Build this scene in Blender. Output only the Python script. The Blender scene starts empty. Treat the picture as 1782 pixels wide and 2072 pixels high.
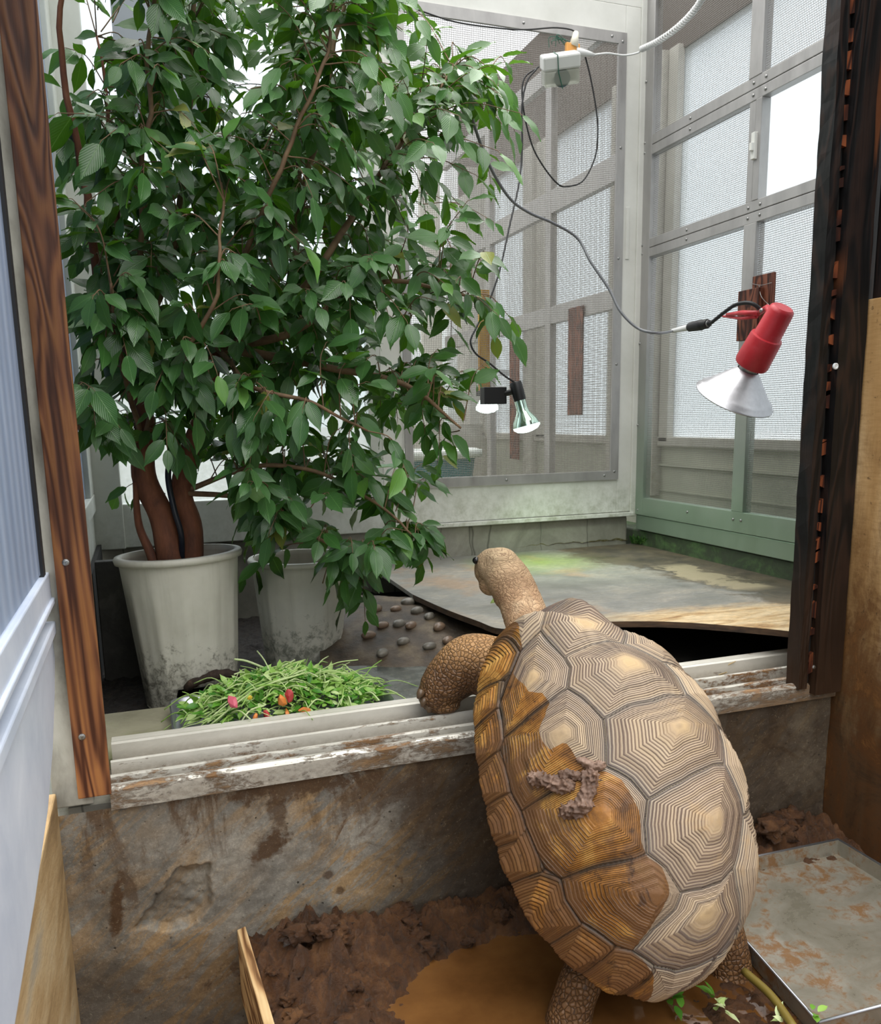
import bpy, bmesh, math, random
import numpy as np
from mathutils import Vector, Matrix, Euler, noise as mnoise

# ---------------------------------------------------------------- camera
W, H, FOC, PCX, PCY, CAMZ = 1782., 2072., 1695., 891., 1158., 0.75
def _n(v): return v/np.linalg.norm(v)
_d = _n(np.array([1055-PCX, 10400-PCY, FOC])); _x = np.array([5800-PCX, 748-PCY, FOC])
_x = _n(_x-_d*np.dot(_x, _d)); _y = _n(np.cross(_d, _x))
if _y[2] < 0: _y = -_y
RW = np.stack([_x, _y, -_d])               # world <- camera (x right, y down, z forward)
CAM = np.array([0., 0., CAMZ])
def ray(px, py): return _n(RW@np.array([px-PCX, py-PCY, FOC]))
def onz(px, py, z): r = ray(px, py); return Vector(CAM+r*(z-CAM[2])/r[2])
def ony(px, py, y): r = ray(px, py); return Vector(CAM+r*y/r[1])
def onx(px, py, x): r = ray(px, py); return Vector(CAM+r*x/r[0])

scn = bpy.context.scene
COL = scn.collection
cd = bpy.data.cameras.new('camera'); cam = bpy.data.objects.new('camera', cd); COL.objects.link(cam)
cd.sensor_fit = 'HORIZONTAL'; cd.sensor_width = 36; cd.lens = FOC/W*36
cd.shift_y = (PCY-H/2)/W; cd.shift_x = 0; cd.clip_start = .02
cam.matrix_world = Matrix([[RW[0, 0], -RW[0, 1], -RW[0, 2], 0], [RW[1, 0], -RW[1, 1], -RW[1, 2], 0],
                           [RW[2, 0], -RW[2, 1], -RW[2, 2], CAMZ], [0, 0, 0, 1]])
cd.dof.use_dof = True; cd.dof.focus_distance = 2.0; cd.dof.aperture_fstop = 11
scn.camera = cam
scn.view_settings.view_transform = 'Standard'; scn.view_settings.look = 'None'
scn.view_settings.gamma = 1; scn.view_settings.exposure = 0.1
scn.view_settings.use_curve_mapping = False

# ---------------------------------------------------------------- world and lights
SKY = 1.35
wd = bpy.data.worlds.new('sky'); scn.world = wd; wd.use_nodes = True
wn = wd.node_tree; wn.nodes.clear()
wo = wn.nodes.new('ShaderNodeOutputWorld'); wb = wn.nodes.new('ShaderNodeBackground')
wc = wn.nodes.new('ShaderNodeTexCoord'); ws = wn.nodes.new('ShaderNodeSeparateXYZ'); wr = wn.nodes.new('ShaderNodeValToRGB')
wm = wn.nodes.new('ShaderNodeMapRange'); wm.inputs['From Min'].default_value = -1
wn.links.new(wc.outputs['Generated'], ws.inputs[0]); wn.links.new(ws.outputs['Z'], wm.inputs['Value'])
wn.links.new(wm.outputs[0], wr.inputs[0]); wn.links.new(wr.outputs[0], wb.inputs[0]); wn.links.new(wb.outputs[0], wo.inputs[0])
e = wr.color_ramp.elements
e[0].position = .0; e[0].color = (.10, .10, .08, 1); e[1].position = .47; e[1].color = (.30, .32, .28, 1)
for p, c_ in ((.505, (.52, .57, .54, 1)), (.58, (.80, .84, .85, 1)), (.66, (.98, 1., 1.03, 1)), (.74, (1.10, 1.11, 1.13, 1)), (.84, (2.7, 2.68, 2.62, 1)), (1., (3.3, 3.25, 3.15, 1))):
    k = e.new(p); k.color = c_
wb.inputs[1].default_value = SKY
sl = bpy.data.lights.new('sun', 'SUN'); sl.energy = 1.6; sl.angle = math.radians(50); sl.color = (1, .985, .95)
so = bpy.data.objects.new('sun', sl); COL.objects.link(so)
so.rotation_euler = Vector((.35, .55, 1.0)).to_track_quat('Z', 'Y').to_euler()   # soft overcast brightness from high behind, right

# ---------------------------------------------------------------- node helper
def lin(h):
    if isinstance(h, tuple): return h
    r = [int(h[i:i+2], 16)/255 for i in (0, 2, 4)]
    return tuple((v/12.92 if v <= .04045 else ((v+.055)/1.055)**2.4) for v in r)+(1,)
class NT:
    def __init__(s, name):
        s.m = bpy.data.materials.new(name); s.m.use_nodes = True; s.t = s.m.node_tree; s.t.nodes.clear()
        s.out = s.t.nodes.new('ShaderNodeOutputMaterial')
    def n(s, typ, props=None, out=0, **kw):
        nd = s.t.nodes.new('ShaderNode'+typ)
        for k, v in (props or {}).items(): setattr(nd, k, v)
        for k, v in kw.items():
            key = int(k[1:]) if k[0] == 'i' and k[1:].isdigit() else k.replace('_', ' ')
            inp = nd.inputs[key]
            if isinstance(v, bpy.types.NodeSocket): s.t.links.new(v, inp)
            else:
                if isinstance(v, str): v = lin(v)
                inp.default_value = v
        return nd if out is None else nd.outputs[out]
    def co(s, scale=(1, 1, 1), which='Object', loc=(0, 0, 0), rot=(0, 0, 0)):
        c = s.n('TexCoord', out=None).outputs[which]
        return s.n('Mapping', Vector=c, Scale=scale, Location=loc, Rotation=rot)
    def noise(s, co, scale, det=4, rough=.55, dist=0): return s.n('TexNoise', Vector=co, Scale=scale, Detail=det, Roughness=rough, Distortion=dist)
    def vor(s, co, scale, feat='F1', out=0, rnd=1.): return s.n('TexVoronoi', {'feature': feat}, out, Vector=co, Scale=scale, Randomness=rnd)
    def ramp(s, f, *stops, interp='LINEAR'):
        nd = s.n('ValToRGB', out=None, Fac=f); r = nd.color_ramp; r.interpolation = interp
        while len(r.elements) < len(stops): r.elements.new(.5)
        for el, (p, c_) in zip(r.elements, stops):
            el.position = p; el.color = lin(c_) if isinstance(c_, str) else (c_, c_, c_, 1)
        return nd.outputs[0]
    def mix(s, f, a, b, mode='MIX'):
        nd = s.n('Mix', {'data_type': 'RGBA', 'blend_type': mode}, None)
        for i, v in ((0, f), (6, a), (7, b)):
            if isinstance(v, bpy.types.NodeSocket): s.t.links.new(v, nd.inputs[i])
            else: nd.inputs[i].default_value = lin(v) if isinstance(v, str) else v
        return nd.outputs[2]
    def ma(s, op, a, b=0., c=0.): return s.n('Math', {'operation': op}, 0, i0=a, i1=b, i2=c)
    def mr(s, v, a, b, c=0., d=1.): return s.n('MapRange', None, 0, Value=v, From_Min=a, From_Max=b, To_Min=c, To_Max=d)
    def attr(s, name, out=2): return s.n('Attribute', {'attribute_name': name}, out)
    def xyz(s, co): return s.n('SeparateXYZ', None, None, Vector=co).outputs
    def bump(s, h, strength=.5, dist=.01, normal=None):
        kw = dict(Height=h, Strength=strength, Distance=dist)
        if normal is not None: kw['Normal'] = normal
        return s.n('Bump', None, 0, **kw)
    def pbr(s, col, rough=.6, normal=None, **kw):
        a = dict(Base_Color=col, Roughness=rough)
        if normal is not None: a['Normal'] = normal
        a.update(kw); return s.n('BsdfPrincipled', None, 0, **a)
    def done(s, sh): s.t.links.new(sh, s.out.inputs[0]); return s.m

def simple(name, col, rough=.5, **kw):
    t = NT(name); return t.done(t.pbr(col, rough, **kw))
def mottled(name, stops, scale=8, rough=.6, bs=.3, bscale=40, bdist=.004, stretch=(1, 1, 1), metallic=0., det=6, spec=.5):
    t = NT(name); c = t.co(stretch)
    f = t.noise(c, scale, det, .6, .3); col = t.ramp(f, *stops)
    n_ = t.bump(t.noise(c, bscale, 5, .6), bs, bdist)
    return t.done(t.pbr(col, rough, n_, Metallic=metallic, Specular_IOR_Level=spec))

# ---------------------------------------------------------------- mesh helpers
class MB:
    def __init__(s): s.v = []; s.f = []
    def add(s, vs, fs):
        o = len(s.v); s.v += [tuple(v) for v in vs]; s.f += [tuple(i+o for i in f) for f in fs]; return s
    def box(s, a, b, m=None):
        a, b = Vector(a), Vector(b)
        vs = [Vector((x, y, z)) for x in (a.x, b.x) for y in (a.y, b.y) for z in (a.z, b.z)]
        if m is not None: vs = [m@v for v in vs]
        return s.add(vs, [(0, 1, 3, 2), (4, 6, 7, 5), (0, 4, 5, 1), (2, 3, 7, 6), (0, 2, 6, 4), (1, 5, 7, 3)])
    def tube(s, pts, rad, n=8, cap=True):
        pts = [Vector(p) for p in pts]; L = len(pts)
        if not hasattr(rad, '__len__'): rad = [rad]*L
        up = None; vs = []
        for i, p in enumerate(pts):
            d = (pts[min(i+1, L-1)]-pts[max(i-1, 0)])
            d = d.normalized() if d.length > 1e-9 else Vector((0, 0, 1))
            if up is None: up = d.orthogonal().normalized()
            up = (up-d*up.dot(d)); up = up.normalized() if up.length > 1e-6 else d.orthogonal().normalized()
            s2 = d.cross(up)
            for k in range(n):
                a = 2*math.pi*k/n; vs.append(p+(up*math.cos(a)+s2*math.sin(a))*rad[i])
        fs = [(i*n+k, i*n+(k+1) % n, (i+1)*n+(k+1) % n, (i+1)*n+k) for i in range(L-1) for k in range(n)]
        if cap: fs += [tuple(reversed(range(n))), tuple((L-1)*n+k for k in range(n))]
        return s.add(vs, fs)
    def lathe(s, prof, m=Matrix(), n=32, cap=True):
        vs = []
        for r, z in prof:
            for k in range(n):
                a = 2*math.pi*k/n; vs.append(m@Vector((r*math.cos(a), r*math.sin(a), z)))
        L = len(prof)
        fs = [(i*n+k, i*n+(k+1) % n, (i+1)*n+(k+1) % n, (i+1)*n+k) for i in range(L-1) for k in range(n)]
        if cap: fs += [tuple(reversed(range(n))), tuple((L-1)*n+k for k in range(n))]
        return s.add(vs, fs)
    def extr(s, poly, d):   # planar polygon (list of 3d points) swept along d
        d = Vector(d); n = len(poly); vs = [Vector(p) for p in poly]+[Vector(p)+d for p in poly]
        return s.add(vs, [tuple(reversed(range(n))), tuple(range(n, 2*n))]+[(i, (i+1) % n, n+(i+1) % n, n+i) for i in range(n)])
    def blob(s, c, r, amp=.25, fr=3., sub=3, sc=(1, 1, 1), seed=0):
        bm = bmesh.new(); bmesh.ops.create_icosphere(bm, subdivisions=sub, radius=1)
        c = Vector(c); vs = []
        for v in bm.verts:
            k = 1+amp*mnoise.fractal(v.co*fr+Vector((seed*7.1, seed*3.3, 0)), 1, 2, 4)
            vs.append(c+Vector((v.co.x*sc[0], v.co.y*sc[1], v.co.z*sc[2]))*r*k)
        fs = [tuple(v.index for v in f.verts) for f in bm.faces]; bm.free()
        return s.add(vs, fs)
    def out(s, name, mat, parent=None, smooth=False, bev=0., lab=None, recalc=True):
        me = bpy.data.meshes.new(name); me.from_pydata(s.v, [], s.f)
        if recalc:
            bm = bmesh.new(); bm.from_mesh(me); bmesh.ops.recalc_face_normals(bm, faces=bm.faces); bm.to_mesh(me); bm.free()
        if smooth: me.polygons.foreach_set('use_smooth', [True]*len(me.polygons))
        me.materials.append(mat); o = bpy.data.objects.new(name, me); COL.objects.link(o)
        if parent: o.parent = parent
        if lab: o['label'] = lab
        if bev:
            b = o.modifiers.new('bevel', 'BEVEL'); b.width = bev; b.segments = 2; b.limit_method = 'ANGLE'
        if smooth and len(s.f) > 0 and smooth == 'auto':
            me.set_sharp_from_angle(angle=math.radians(35))
        return o
def tag(o, label, cat, group=None, kind=None):
    o['label'] = label; o['category'] = cat
    if group: o['group'] = group
    if kind: o['kind'] = kind
    return o
def struct(o, label=None):
    o['kind'] = 'structure'
    if label: o['label'] = label
    return o
def thing(name, label, cat, loc=(0, 0, 0), group=None):
    o = bpy.data.objects.new(name, None); COL.objects.link(o); o.location = loc; o.empty_display_size = .05
    return tag(o, label, cat, group)
def adopt(root):     # children were modelled in world space
    bpy.context.view_layer.update()
    inv = root.matrix_world.inverted()
    for ch in root.children: ch.matrix_parent_inverse = inv
def spline(pts, n=8):
    P = [Vector(p) for p in pts]; P = [P[0]*2-P[1]]+P+[P[-1]*2-P[-2]]; o = []
    for i in range(1, len(P)-2):
        for k in range(n):
            t = k/n; a, b, c, d = P[i-1:i+3]
            o.append(.5*((2*b)+(c-a)*t+(2*a-5*b+4*c-d)*t*t+(3*b-a-3*c+d)*t**3))
    o.append(P[-2]); return o
def grid_obj(name, P, mat, parent=None, attrs=None, smooth=True):   # P (n,m,3)
    n, m = P.shape[:2]; idx = np.arange(n*m).reshape(n, m)
    F = np.stack([idx[:-1, :-1], idx[1:, :-1], idx[1:, 1:], idx[:-1, 1:]], -1).reshape(-1, 4)
    me = bpy.data.meshes.new(name); me.from_pydata(P.reshape(-1, 3).tolist(), [], F.tolist())
    if smooth: me.polygons.foreach_set('use_smooth', [True]*len(me.polygons))
    me.materials.append(mat)
    for k, a in (attrs or {}).items():
        at = me.attributes.new(k, 'FLOAT', 'POINT'); at.data.foreach_set('value', a.reshape(-1).astype(np.float32))
    o = bpy.data.objects.new(name, me); COL.objects.link(o)
    if parent: o.parent = parent
    return o
def nz(x, y, z=0., oct_=4): return mnoise.fractal(Vector((x, y, z)), 1., 2., oct_)
def frame_to(p, z, x=None):   # matrix with local z along z
    z = Vector(z).normalized(); x = Vector(x) if x is not None else z.orthogonal(); x = (x-z*x.dot(z)).normalized(); y = z.cross(x)
    return Matrix(((x.x, y.x, z.x, p[0]), (x.y, y.y, z.y, p[1]), (x.z, y.z, z.z, p[2]), (0, 0, 0, 1)))

# ================================================================ materials
def mk_concrete_front():
    t = NT('muddy_concrete'); c = t.co(); X = t.xyz(c)
    c2 = t.co((1, 1, 1), rot=(0, math.radians(40), 0)); cs = t.n('Mapping', Vector=c2, Scale=(3.2, 3., 14.))
    big = t.noise(c, 3.2, 6, .65, .4); fine = t.noise(c, 34, 6, .7)
    col = t.ramp(big, (.3, '57544e'), (.46, '837f77'), (.58, 'aaa498'), (.75, 'c2bcae'))
    col = t.mix(t.mr(fine, .3, .75, 0, .45), col, '5d574d')
    sm = t.noise(cs, 1.6, 7, .75, .8)                                   # diagonal smears of dried mud
    patch = t.noise(c, 2.3, 3, .5)
    f = t.ma('MULTIPLY', t.mr(sm, .46, .56), t.mr(patch, .38, .52))
    col = t.mix(t.ma('MULTIPLY', f, .8), col, 'a98656')
    drips = t.noise(t.n('Mapping', Vector=c, Scale=(7, 3, 2.2)), 1.5, 6, .7, .6)
    up = t.mr(X[2], -.36, -.09)
    f2 = t.ma('MULTIPLY', t.mr(drips, .52, .60), up)
    col = t.mix(t.ma('MULTIPLY', f2, .85), col, '5a4026')
    spl = t.noise(t.co((1, 1, 1), loc=(3, 0, 1)), 5.5, 6, .7, .9)
    col = t.mix(t.mr(spl, .60, .66, 0, .85), col, '5f4227')
    sc_ = t.noise(t.n('Mapping', Vector=t.co(rot=(0, math.radians(-35), 0)), Scale=(1.2, 1, 16.)), 3.2, 6, .8, .5); col = t.mix(t.ma('MULTIPLY', t.mr(sc_, .62, .67), t.mr(patch, .5, .4)), col, '5d4a38')
    for (qx, qy, rx, rz, an, st_) in ((236, 1838, .014, .075, -8, 1.), (262, 1800, .016, .05, 8, .7), (548, 1712, .05, .028, 35, .95), (600, 1588, .13, .035, 0, .9), (500, 1600, .035, .03, 0, .9), (560, 1640, .02, .05, 12, .8), (665, 1771, .012, .012, 0, .8), (690, 1799, .012, .010, 0, .8), (760, 1600, .09, .05, 10, .7), (860, 1620, .06, .12, 0, .6)):
        q_ = ony(qx, qy, 1.855); ca_, sa_ = math.cos(math.radians(an)), math.sin(math.radians(an))
        dx_ = t.ma('SUBTRACT', X[0], q_.x); dz_ = t.ma('SUBTRACT', X[2], q_.z)
        e1_ = t.ma('MULTIPLY', t.ma('ADD', t.ma('MULTIPLY', dx_, ca_), t.ma('MULTIPLY', dz_, sa_)), 1/rx); e2_ = t.ma('MULTIPLY', t.ma('SUBTRACT', t.ma('MULTIPLY', dz_, ca_), t.ma('MULTIPLY', dx_, sa_)), 1/rz)
        rr_ = t.ma('SQRT', t.ma('ADD', t.ma('MULTIPLY', e1_, e1_), t.ma('MULTIPLY', e2_, e2_)))
        col = t.mix(t.mr(t.ma('ADD', rr_, t.ma('MULTIPLY', t.ma('SUBTRACT', fine, .5), 2.6)), 1.25, .7, 0, st_), col, '50371f')
    rgt = t.mr(t.ma('ADD', X[0], t.ma('MULTIPLY', t.ma('SUBTRACT', patch, .5), .5)), .42, .72)   # mud-soaked part by the tortoise
    wet = t.ramp(big, (.3, '2a1e13'), (.5, '40301f'), (.72, '665640'))
    col = t.mix(t.ma('MULTIPLY', rgt, .88), col, wet)
    low = t.mr(t.ma('ADD', X[2], t.ma('MULTIPLY', big, .12)), -.42, -.33, .55, 0)
    col = t.mix(low, col, '4a3b2c')
    cr = t.n('TexVoronoi', {'feature': 'DISTANCE_TO_EDGE'}, 0, Vector=t.n('Mapping', Vector=t.mix(.12, c, t.n('TexNoise', None, 1, Vector=c, Scale=9.)), Scale=(1, 1, 1)), Scale=4.2)
    crack = t.ma('MULTIPLY', t.mr(cr, .004, .0, 0, .45), t.mr(patch, .5, .56))
    pit = t.vor(c, 60); pits = t.ma('MULTIPLY', t.mr(pit, .22, .12), t.mr(fine, .55, .62))
    col = t.mix(t.ma('MULTIPLY', crack, .7), col, '2c2721'); col = t.mix(pits, col, '2c2721')
    spk = t.noise(c, 150, 6, .8); col = t.mix(t.mr(spk, .38, .62, .32, 0), col, '4a4238'); col = t.mix(t.mr(spk, .58, .7, 0, .4), col, 'c4b99f'); fin2 = t.noise(c, 95, 8, .8)
    h = t.ma('ADD', t.ma('MULTIPLY', fine, .5), t.ma('MULTIPLY', sm, .6)); h = t.ma('ADD', h, t.ma('MULTIPLY', fin2, .6)); h = t.ma('SUBTRACT', h, t.ma('MULTIPLY', pits, .4))
    rough = t.mr(big, .3, .7, .55, .85)
    return t.done(t.pbr(col, rough, t.bump(h, .7, .006), Specular_IOR_Level=.35))
def mk_concrete(name, a='706d63', b='8c897e', c3='a3a094', algae=None, zfun=None):
    t = NT(name); c = t.co(); f = t.noise(c, 4, 6, .65, .5); fine = t.noise(c, 40, 6, .7)
    col = t.ramp(f, (.28, a), (.5, b), (.75, c3)); col = t.mix(t.mr(fine, .4, .8, 0, .35), col, a)
    cw = t.mix(.05, c, t.n('TexNoise', None, 1, Vector=c, Scale=7.)); cr = t.n('TexVoronoi', {'feature': 'DISTANCE_TO_EDGE'}, 0, Vector=t.n('Mapping', Vector=cw, Scale=(4, 1, .15)), Scale=1.)
    col = t.mix(t.mr(cr, .010, .0, 0, .75), col, '3a3831')
    if algae: col = algae(t, c, col)
    return t.done(t.pbr(col, .75, t.bump(fine, .4, .004)))
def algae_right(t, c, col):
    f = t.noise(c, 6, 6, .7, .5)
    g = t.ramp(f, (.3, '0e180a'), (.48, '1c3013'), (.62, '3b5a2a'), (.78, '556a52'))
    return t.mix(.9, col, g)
def mk_alu(name='aluminium', base='9c9a98', tint=None):
    t = NT(name); c = t.co(); f = t.noise(t.co((1, 1, .3)), 14, 5, .6); col = t.ramp(f, (.3, base), (.7, 'b4b2b0'))
    if tint:     # green coloured in towards the bottom: lamp spill together with algae
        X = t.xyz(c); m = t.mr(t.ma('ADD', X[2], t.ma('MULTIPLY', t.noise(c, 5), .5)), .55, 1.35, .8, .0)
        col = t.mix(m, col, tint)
    return t.done(t.pbr(col, t.mr(f, .3, .7, .35, .55), t.bump(t.noise(c, 60), .15, .002), Metallic=.55))
def mk_white(name='white_frame', a='cfcfc8', b='e0e0da', dirt='8c8f74', dirt_z=(.25, .5)):
    t = NT(name); c = t.co(); f = t.noise(c, 5, 6, .6); col = t.ramp(f, (.3, a), (.7, b)); X = t.xyz(c)
    m = t.ma('MULTIPLY', t.mr(X[2], dirt_z[0], dirt_z[1], .8, 0), t.mr(t.noise(c, 22, 8, .75), .42, .7))
    col = t.mix(m, col, dirt)
    return t.done(t.pbr(col, .45, t.bump(f, .1, .003)))
def mk_pane(name, tint=(.93, .97, 1, 1), tr=.45, drops=True):
    t = NT(name); c = t.co()
    n_ = None
    v = t.vor(c, 90); d = t.mr(v, .05, .3, 1, 0); nn = t.noise(c, 7, 3)
    dm = t.ma('MULTIPLY', d, t.mr(nn, .35, .6))
    n_ = t.bump(t.ma('ADD', dm, t.noise(c, 40, 3)), .5, .004)
    col = t.mix(t.ma('MULTIPLY', dm, .35 if drops else 0.), tint, (.62, .68, .76, 1))
    a = t.n('BsdfTransparent', None, 0, Color=col); b = t.n('BsdfTranslucent', None, 0, Color=col, Normal=n_)
    g = t.n('BsdfGlossy', None, 0, Color=(.8, .85, .9, 1), Roughness=.25, Normal=n_)
    s = t.n('MixShader', None, 0, i0=1-tr, i1=a, i2=b); s = t.n('MixShader', None, 0, i0=.07, i1=s, i2=g)
    return t.done(s)
def mk_wood(name, dark, mid, light, scale=1., axis='Z', rough=.6, gloss=None, knots=1.2, mud=None, nscale=6, bump=.4, zst=.16):
    t = NT(name); st = {'Z': (1, 1, zst), 'X': (.16, 1, 1), 'Y': (1, .16, 1)}[axis]
    c = t.co(st); w = t.noise(c, nscale*scale, 3, .5, knots)
    r = t.ma('SINE', t.ma('MULTIPLY', w, 60*scale)); r = t.mr(r, -1, 1)
    fib = t.noise(t.co(tuple(v*.25 if v < 1 else 1 for v in st)), 160, 4, .6)
    f = t.ma('ADD', t.ma('MULTIPLY', r, .6), t.ma('MULTIPLY', fib, .4))
    col = t.ramp(f, (.2, dark), (.5, mid), (.85, light))
    big = t.noise(t.co(), 3, 4, .6); col = t.mix(t.mr(big, .45, .7, 0, .55), col, dark)
    if mud: col = mud(t, col, big)
    return t.done(t.pbr(col, rough, t.bump(f, bump, .003), Specular_IOR_Level=.35 if gloss is None else gloss))

M = {}
M['front'] = mk_concrete_front()
M['conc'] = mk_concrete('curb_concrete')
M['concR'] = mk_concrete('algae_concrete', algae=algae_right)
M['alu'] = mk_alu(); M['aluG'] = mk_alu('aluminium_lampspill_algae', tint='849a86')
M['white'] = mk_white(); M['white2'] = mk_white('white_wall_panel', 'b9bcb4', 'cdd0ca', '6a6a52', (-.1, .5))
M['pane'] = mk_pane('frosted_rain_pane'); M['paneB'] = mk_pane('clear_rain_pane', tr=.8)
M['wire'] = simple('galvanised_wire', '85817b', .5, Metallic=.2)
M['screw'] = simple('screw_steel', '9a9a98', .3, Metallic=.9)
M['black'] = simple('black_plastic', '121214', .45)
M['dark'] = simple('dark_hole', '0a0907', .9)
def post_mud(t, col, big):
    X = t.xyz(t.co()); m = t.mr(t.ma('ADD', X[2], t.ma('MULTIPLY', big, .3)), .55, .12, 0, .7)
    return t.mix(m, col, '3f2a19')
M['postR'] = mk_wood('charred_post', '050404', '0f0c0c', '291b15', 1.0, rough=.55, mud=lambda t, col, big: t.mix(t.mr(t.noise(t.co((14, 1, 1.1)), 1.3, 3, .5), .60, .66, 0, .75), post_mud(t, col, big), '6e3f22'))
def post_left(t, col, big):
    X = t.xyz(t.co()); m = t.mr(X[2], .1, 1.2, .1, .7); return t.mix(m, col, t.ramp(t.noise(t.co((1, 1, .1)), 30, 5, .6, 1), (.35, '1e110b'), (.6, '4a2c1d'), (.8, '7a5032')))
M['postL'] = mk_wood('stained_pine', '44210f', '865433', 'a8703f', 1.5, rough=.55, knots=.9, mud=post_left, nscale=6, zst=.09)
def ply_mud(t, col, big):
    c = t.co(); X = t.xyz(c); n1 = t.noise(c, 6, 9, .78, .7); n2 = t.noise(t.co((1, 1, .3)), 18, 7, .75, .4); n3 = t.noise(t.co((1, .4, 3)), 60, 4, .6)
    col = t.mix(t.mr(n3, .4, .65, 0, .35), col, '96713f')
    m = t.mr(t.ma('ADD', X[2], t.ma('MULTIPLY', n2, 1.1)), 1.25, .65, 0, .8); mm = t.mr(n1, .44, .56)
    m2 = t.mr(t.ma('ADD', X[2], t.ma('MULTIPLY', n2, .6)), .85, .12, 0, .95)
    col = t.mix(t.ma('MULTIPLY', m, mm), col, '5e3d1d'); col = t.mix(m2, col, t.ramp(n1, (.35, '2a180c'), (.55, '55351a'), (.7, '8a6034')))
    return t.mix(t.mr(t.noise(c, 45, 6, .7), .62, .68, 0, .7), col, '3a2412')
M['ply'] = mk_wood('muddy_plywood', 'b38d5c', 'c8a473', 'dcbd90', .5, axis='Z', rough=.6, knots=.3, mud=ply_mud, nscale=9, bump=.15)
M['burnt'] = mk_wood('charred_boards', '050405', '100d0d', '2a1b15', 1.)

# ================================================================ shell of the enclosure
YF, YB, XR, XL, ZM, ZF = 1.855, 3.75, 2.40, -.205, -.5, -.05
# front concrete wall, a displaced slab with a spalled hollow
nx, nzv = 520, 200
xs = np.linspace(-.235, 1.868, nx); zs = np.linspace(-.85, -.075, nzv)
P = np.zeros((nx, nzv, 3)); hol = [ony(*q, YF) for q in ((268, 1878), (300, 1838), (330, 1800), (352, 1762), (385, 1752), (425, 1742), (434, 1768), (429, 1815), (418, 1850), (385, 1872), (330, 1884))]
hp = np.array([(p.x, p.z) for p in hol])
def inpoly(x, z, poly):
    ins = False; dmin = 9
    n_ = len(poly)
    for i in range(n_):
        (x1, z1), (x2, z2) = poly[i], poly[(i+1) % n_]
        if (z1 > z) != (z2 > z) and x < (x2-x1)*(z-z1)/(z2-z1)+x1: ins = not ins
        dx, dz = x2-x1, z2-z1; tt = max(0, min(1, ((x-x1)*dx+(z-z1)*dz)/(dx*dx+dz*dz+1e-12)))
        dmin = min(dmin, math.hypot(x-x1-tt*dx, z-z1-tt*dz))
    return dmin if ins else -dmin
for i, x in enumerate(xs):
    for j, z in enumerate(zs):
        y = YF+.004*nz(x*6, z*6, 1)+.0015*nz(x*40, z*40, 4)
        if abs(x-.12) < .25 and abs(z+.28) < .2:
            d = inpoly(x+.010*nz(x*30, z*30, 7), z+.010*nz(x*30, z*30, 9), hp)
            if d > 0: y += min(d*3.5, .024)+.007*nz(x*35, z*35, 2)*min(1, d*60)
        P[i, j] = (x, y, z)
fw = grid_obj('wall_front', P, M['front']); struct(fw)
b_ = MB().box((-.21, YF+.035, -.85), (1.868, 2.085, -.076)).out('wall_front_core', M['conc'], fw); b_.name = 'wall_core'
# sill track on the wall
prof = [(1.842, -.074), (1.842, -.030), (1.853, -.022), (1.862, -.022), (1.864, -.040), (1.885, -.042), (1.887, -.018), (1.895, -.016), (1.905, -.018), (1.907, -.050), (1.955, -.054), (1.957, -.010), (1.964, -.008), (1.971, -.010), (1.973, -.052), (2.038, -.054), (2.040, .002), (2.048, .005), (2.060, .003), (2.086, .004), (2.086, -.074)]
t = NT('dirty_aluminium_track'); c = t.co((.25, 1, 1)); X = t.xyz(t.co()); n1 = t.noise(c, 30, 8, .75, .5); n2 = t.noise(t.co((.5, 1, 1)), 7, 6, .7, .4)
frontness = t.mr(X[1], 1.84, 2.06, .09, -.05)
dirt = t.mr(t.ma('ADD', t.ma('ADD', t.ma('MULTIPLY', n1, .6), t.ma('MULTIPLY', n2, .4)), frontness), .50, .60)
xr = t.mr(X[0], 1.2, 1.75, 0, .05); fine_ = t.noise(t.co((.6, 1, 1)), 90, 6, .75); dirt = t.mr(t.ma('ADD', t.ma('ADD', t.ma('ADD', t.ma('MULTIPLY', n1, .45), t.ma('ADD', t.ma('MULTIPLY', n2, .35), t.ma('MULTIPLY', fine_, .2))), frontness), xr), .56, .62)
lay = t.mr(t.xyz(t.co())[2], -.014, -.045, 0, 1.)  # darkens the channel floors: painted-in groove shade along with settled dirt
col = t.mix(dirt, t.ramp(n2, (.3, 'c6c2b6'), (.7, 'e6e2d8')), t.ramp(n1, (.35, '4a2f1b'), (.55, '8a6540'), (.72, 'b89468')))
col = t.mix(t.ma('MULTIPLY', lay, t.mr(fine_, .3, .6, .25, .75)), col, t.ramp(n2, (.35, '8a857b'), (.6, '6b5538')))
M['track'] = t.done(t.pbr(col, t.mr(dirt, 0, 1, .35, .7), t.bump(t.ma('MULTIPLY', dirt, n1), .8, .006), Metallic=.2))
sill = MB().extr([(-.12, y, z) for y, z in prof], (2.05, 0, 0)).out('window_track', M['track']); sill.name = 'trim_1'; struct(sill, 'mud-smeared aluminium sliding track on top of the low wall')

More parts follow.
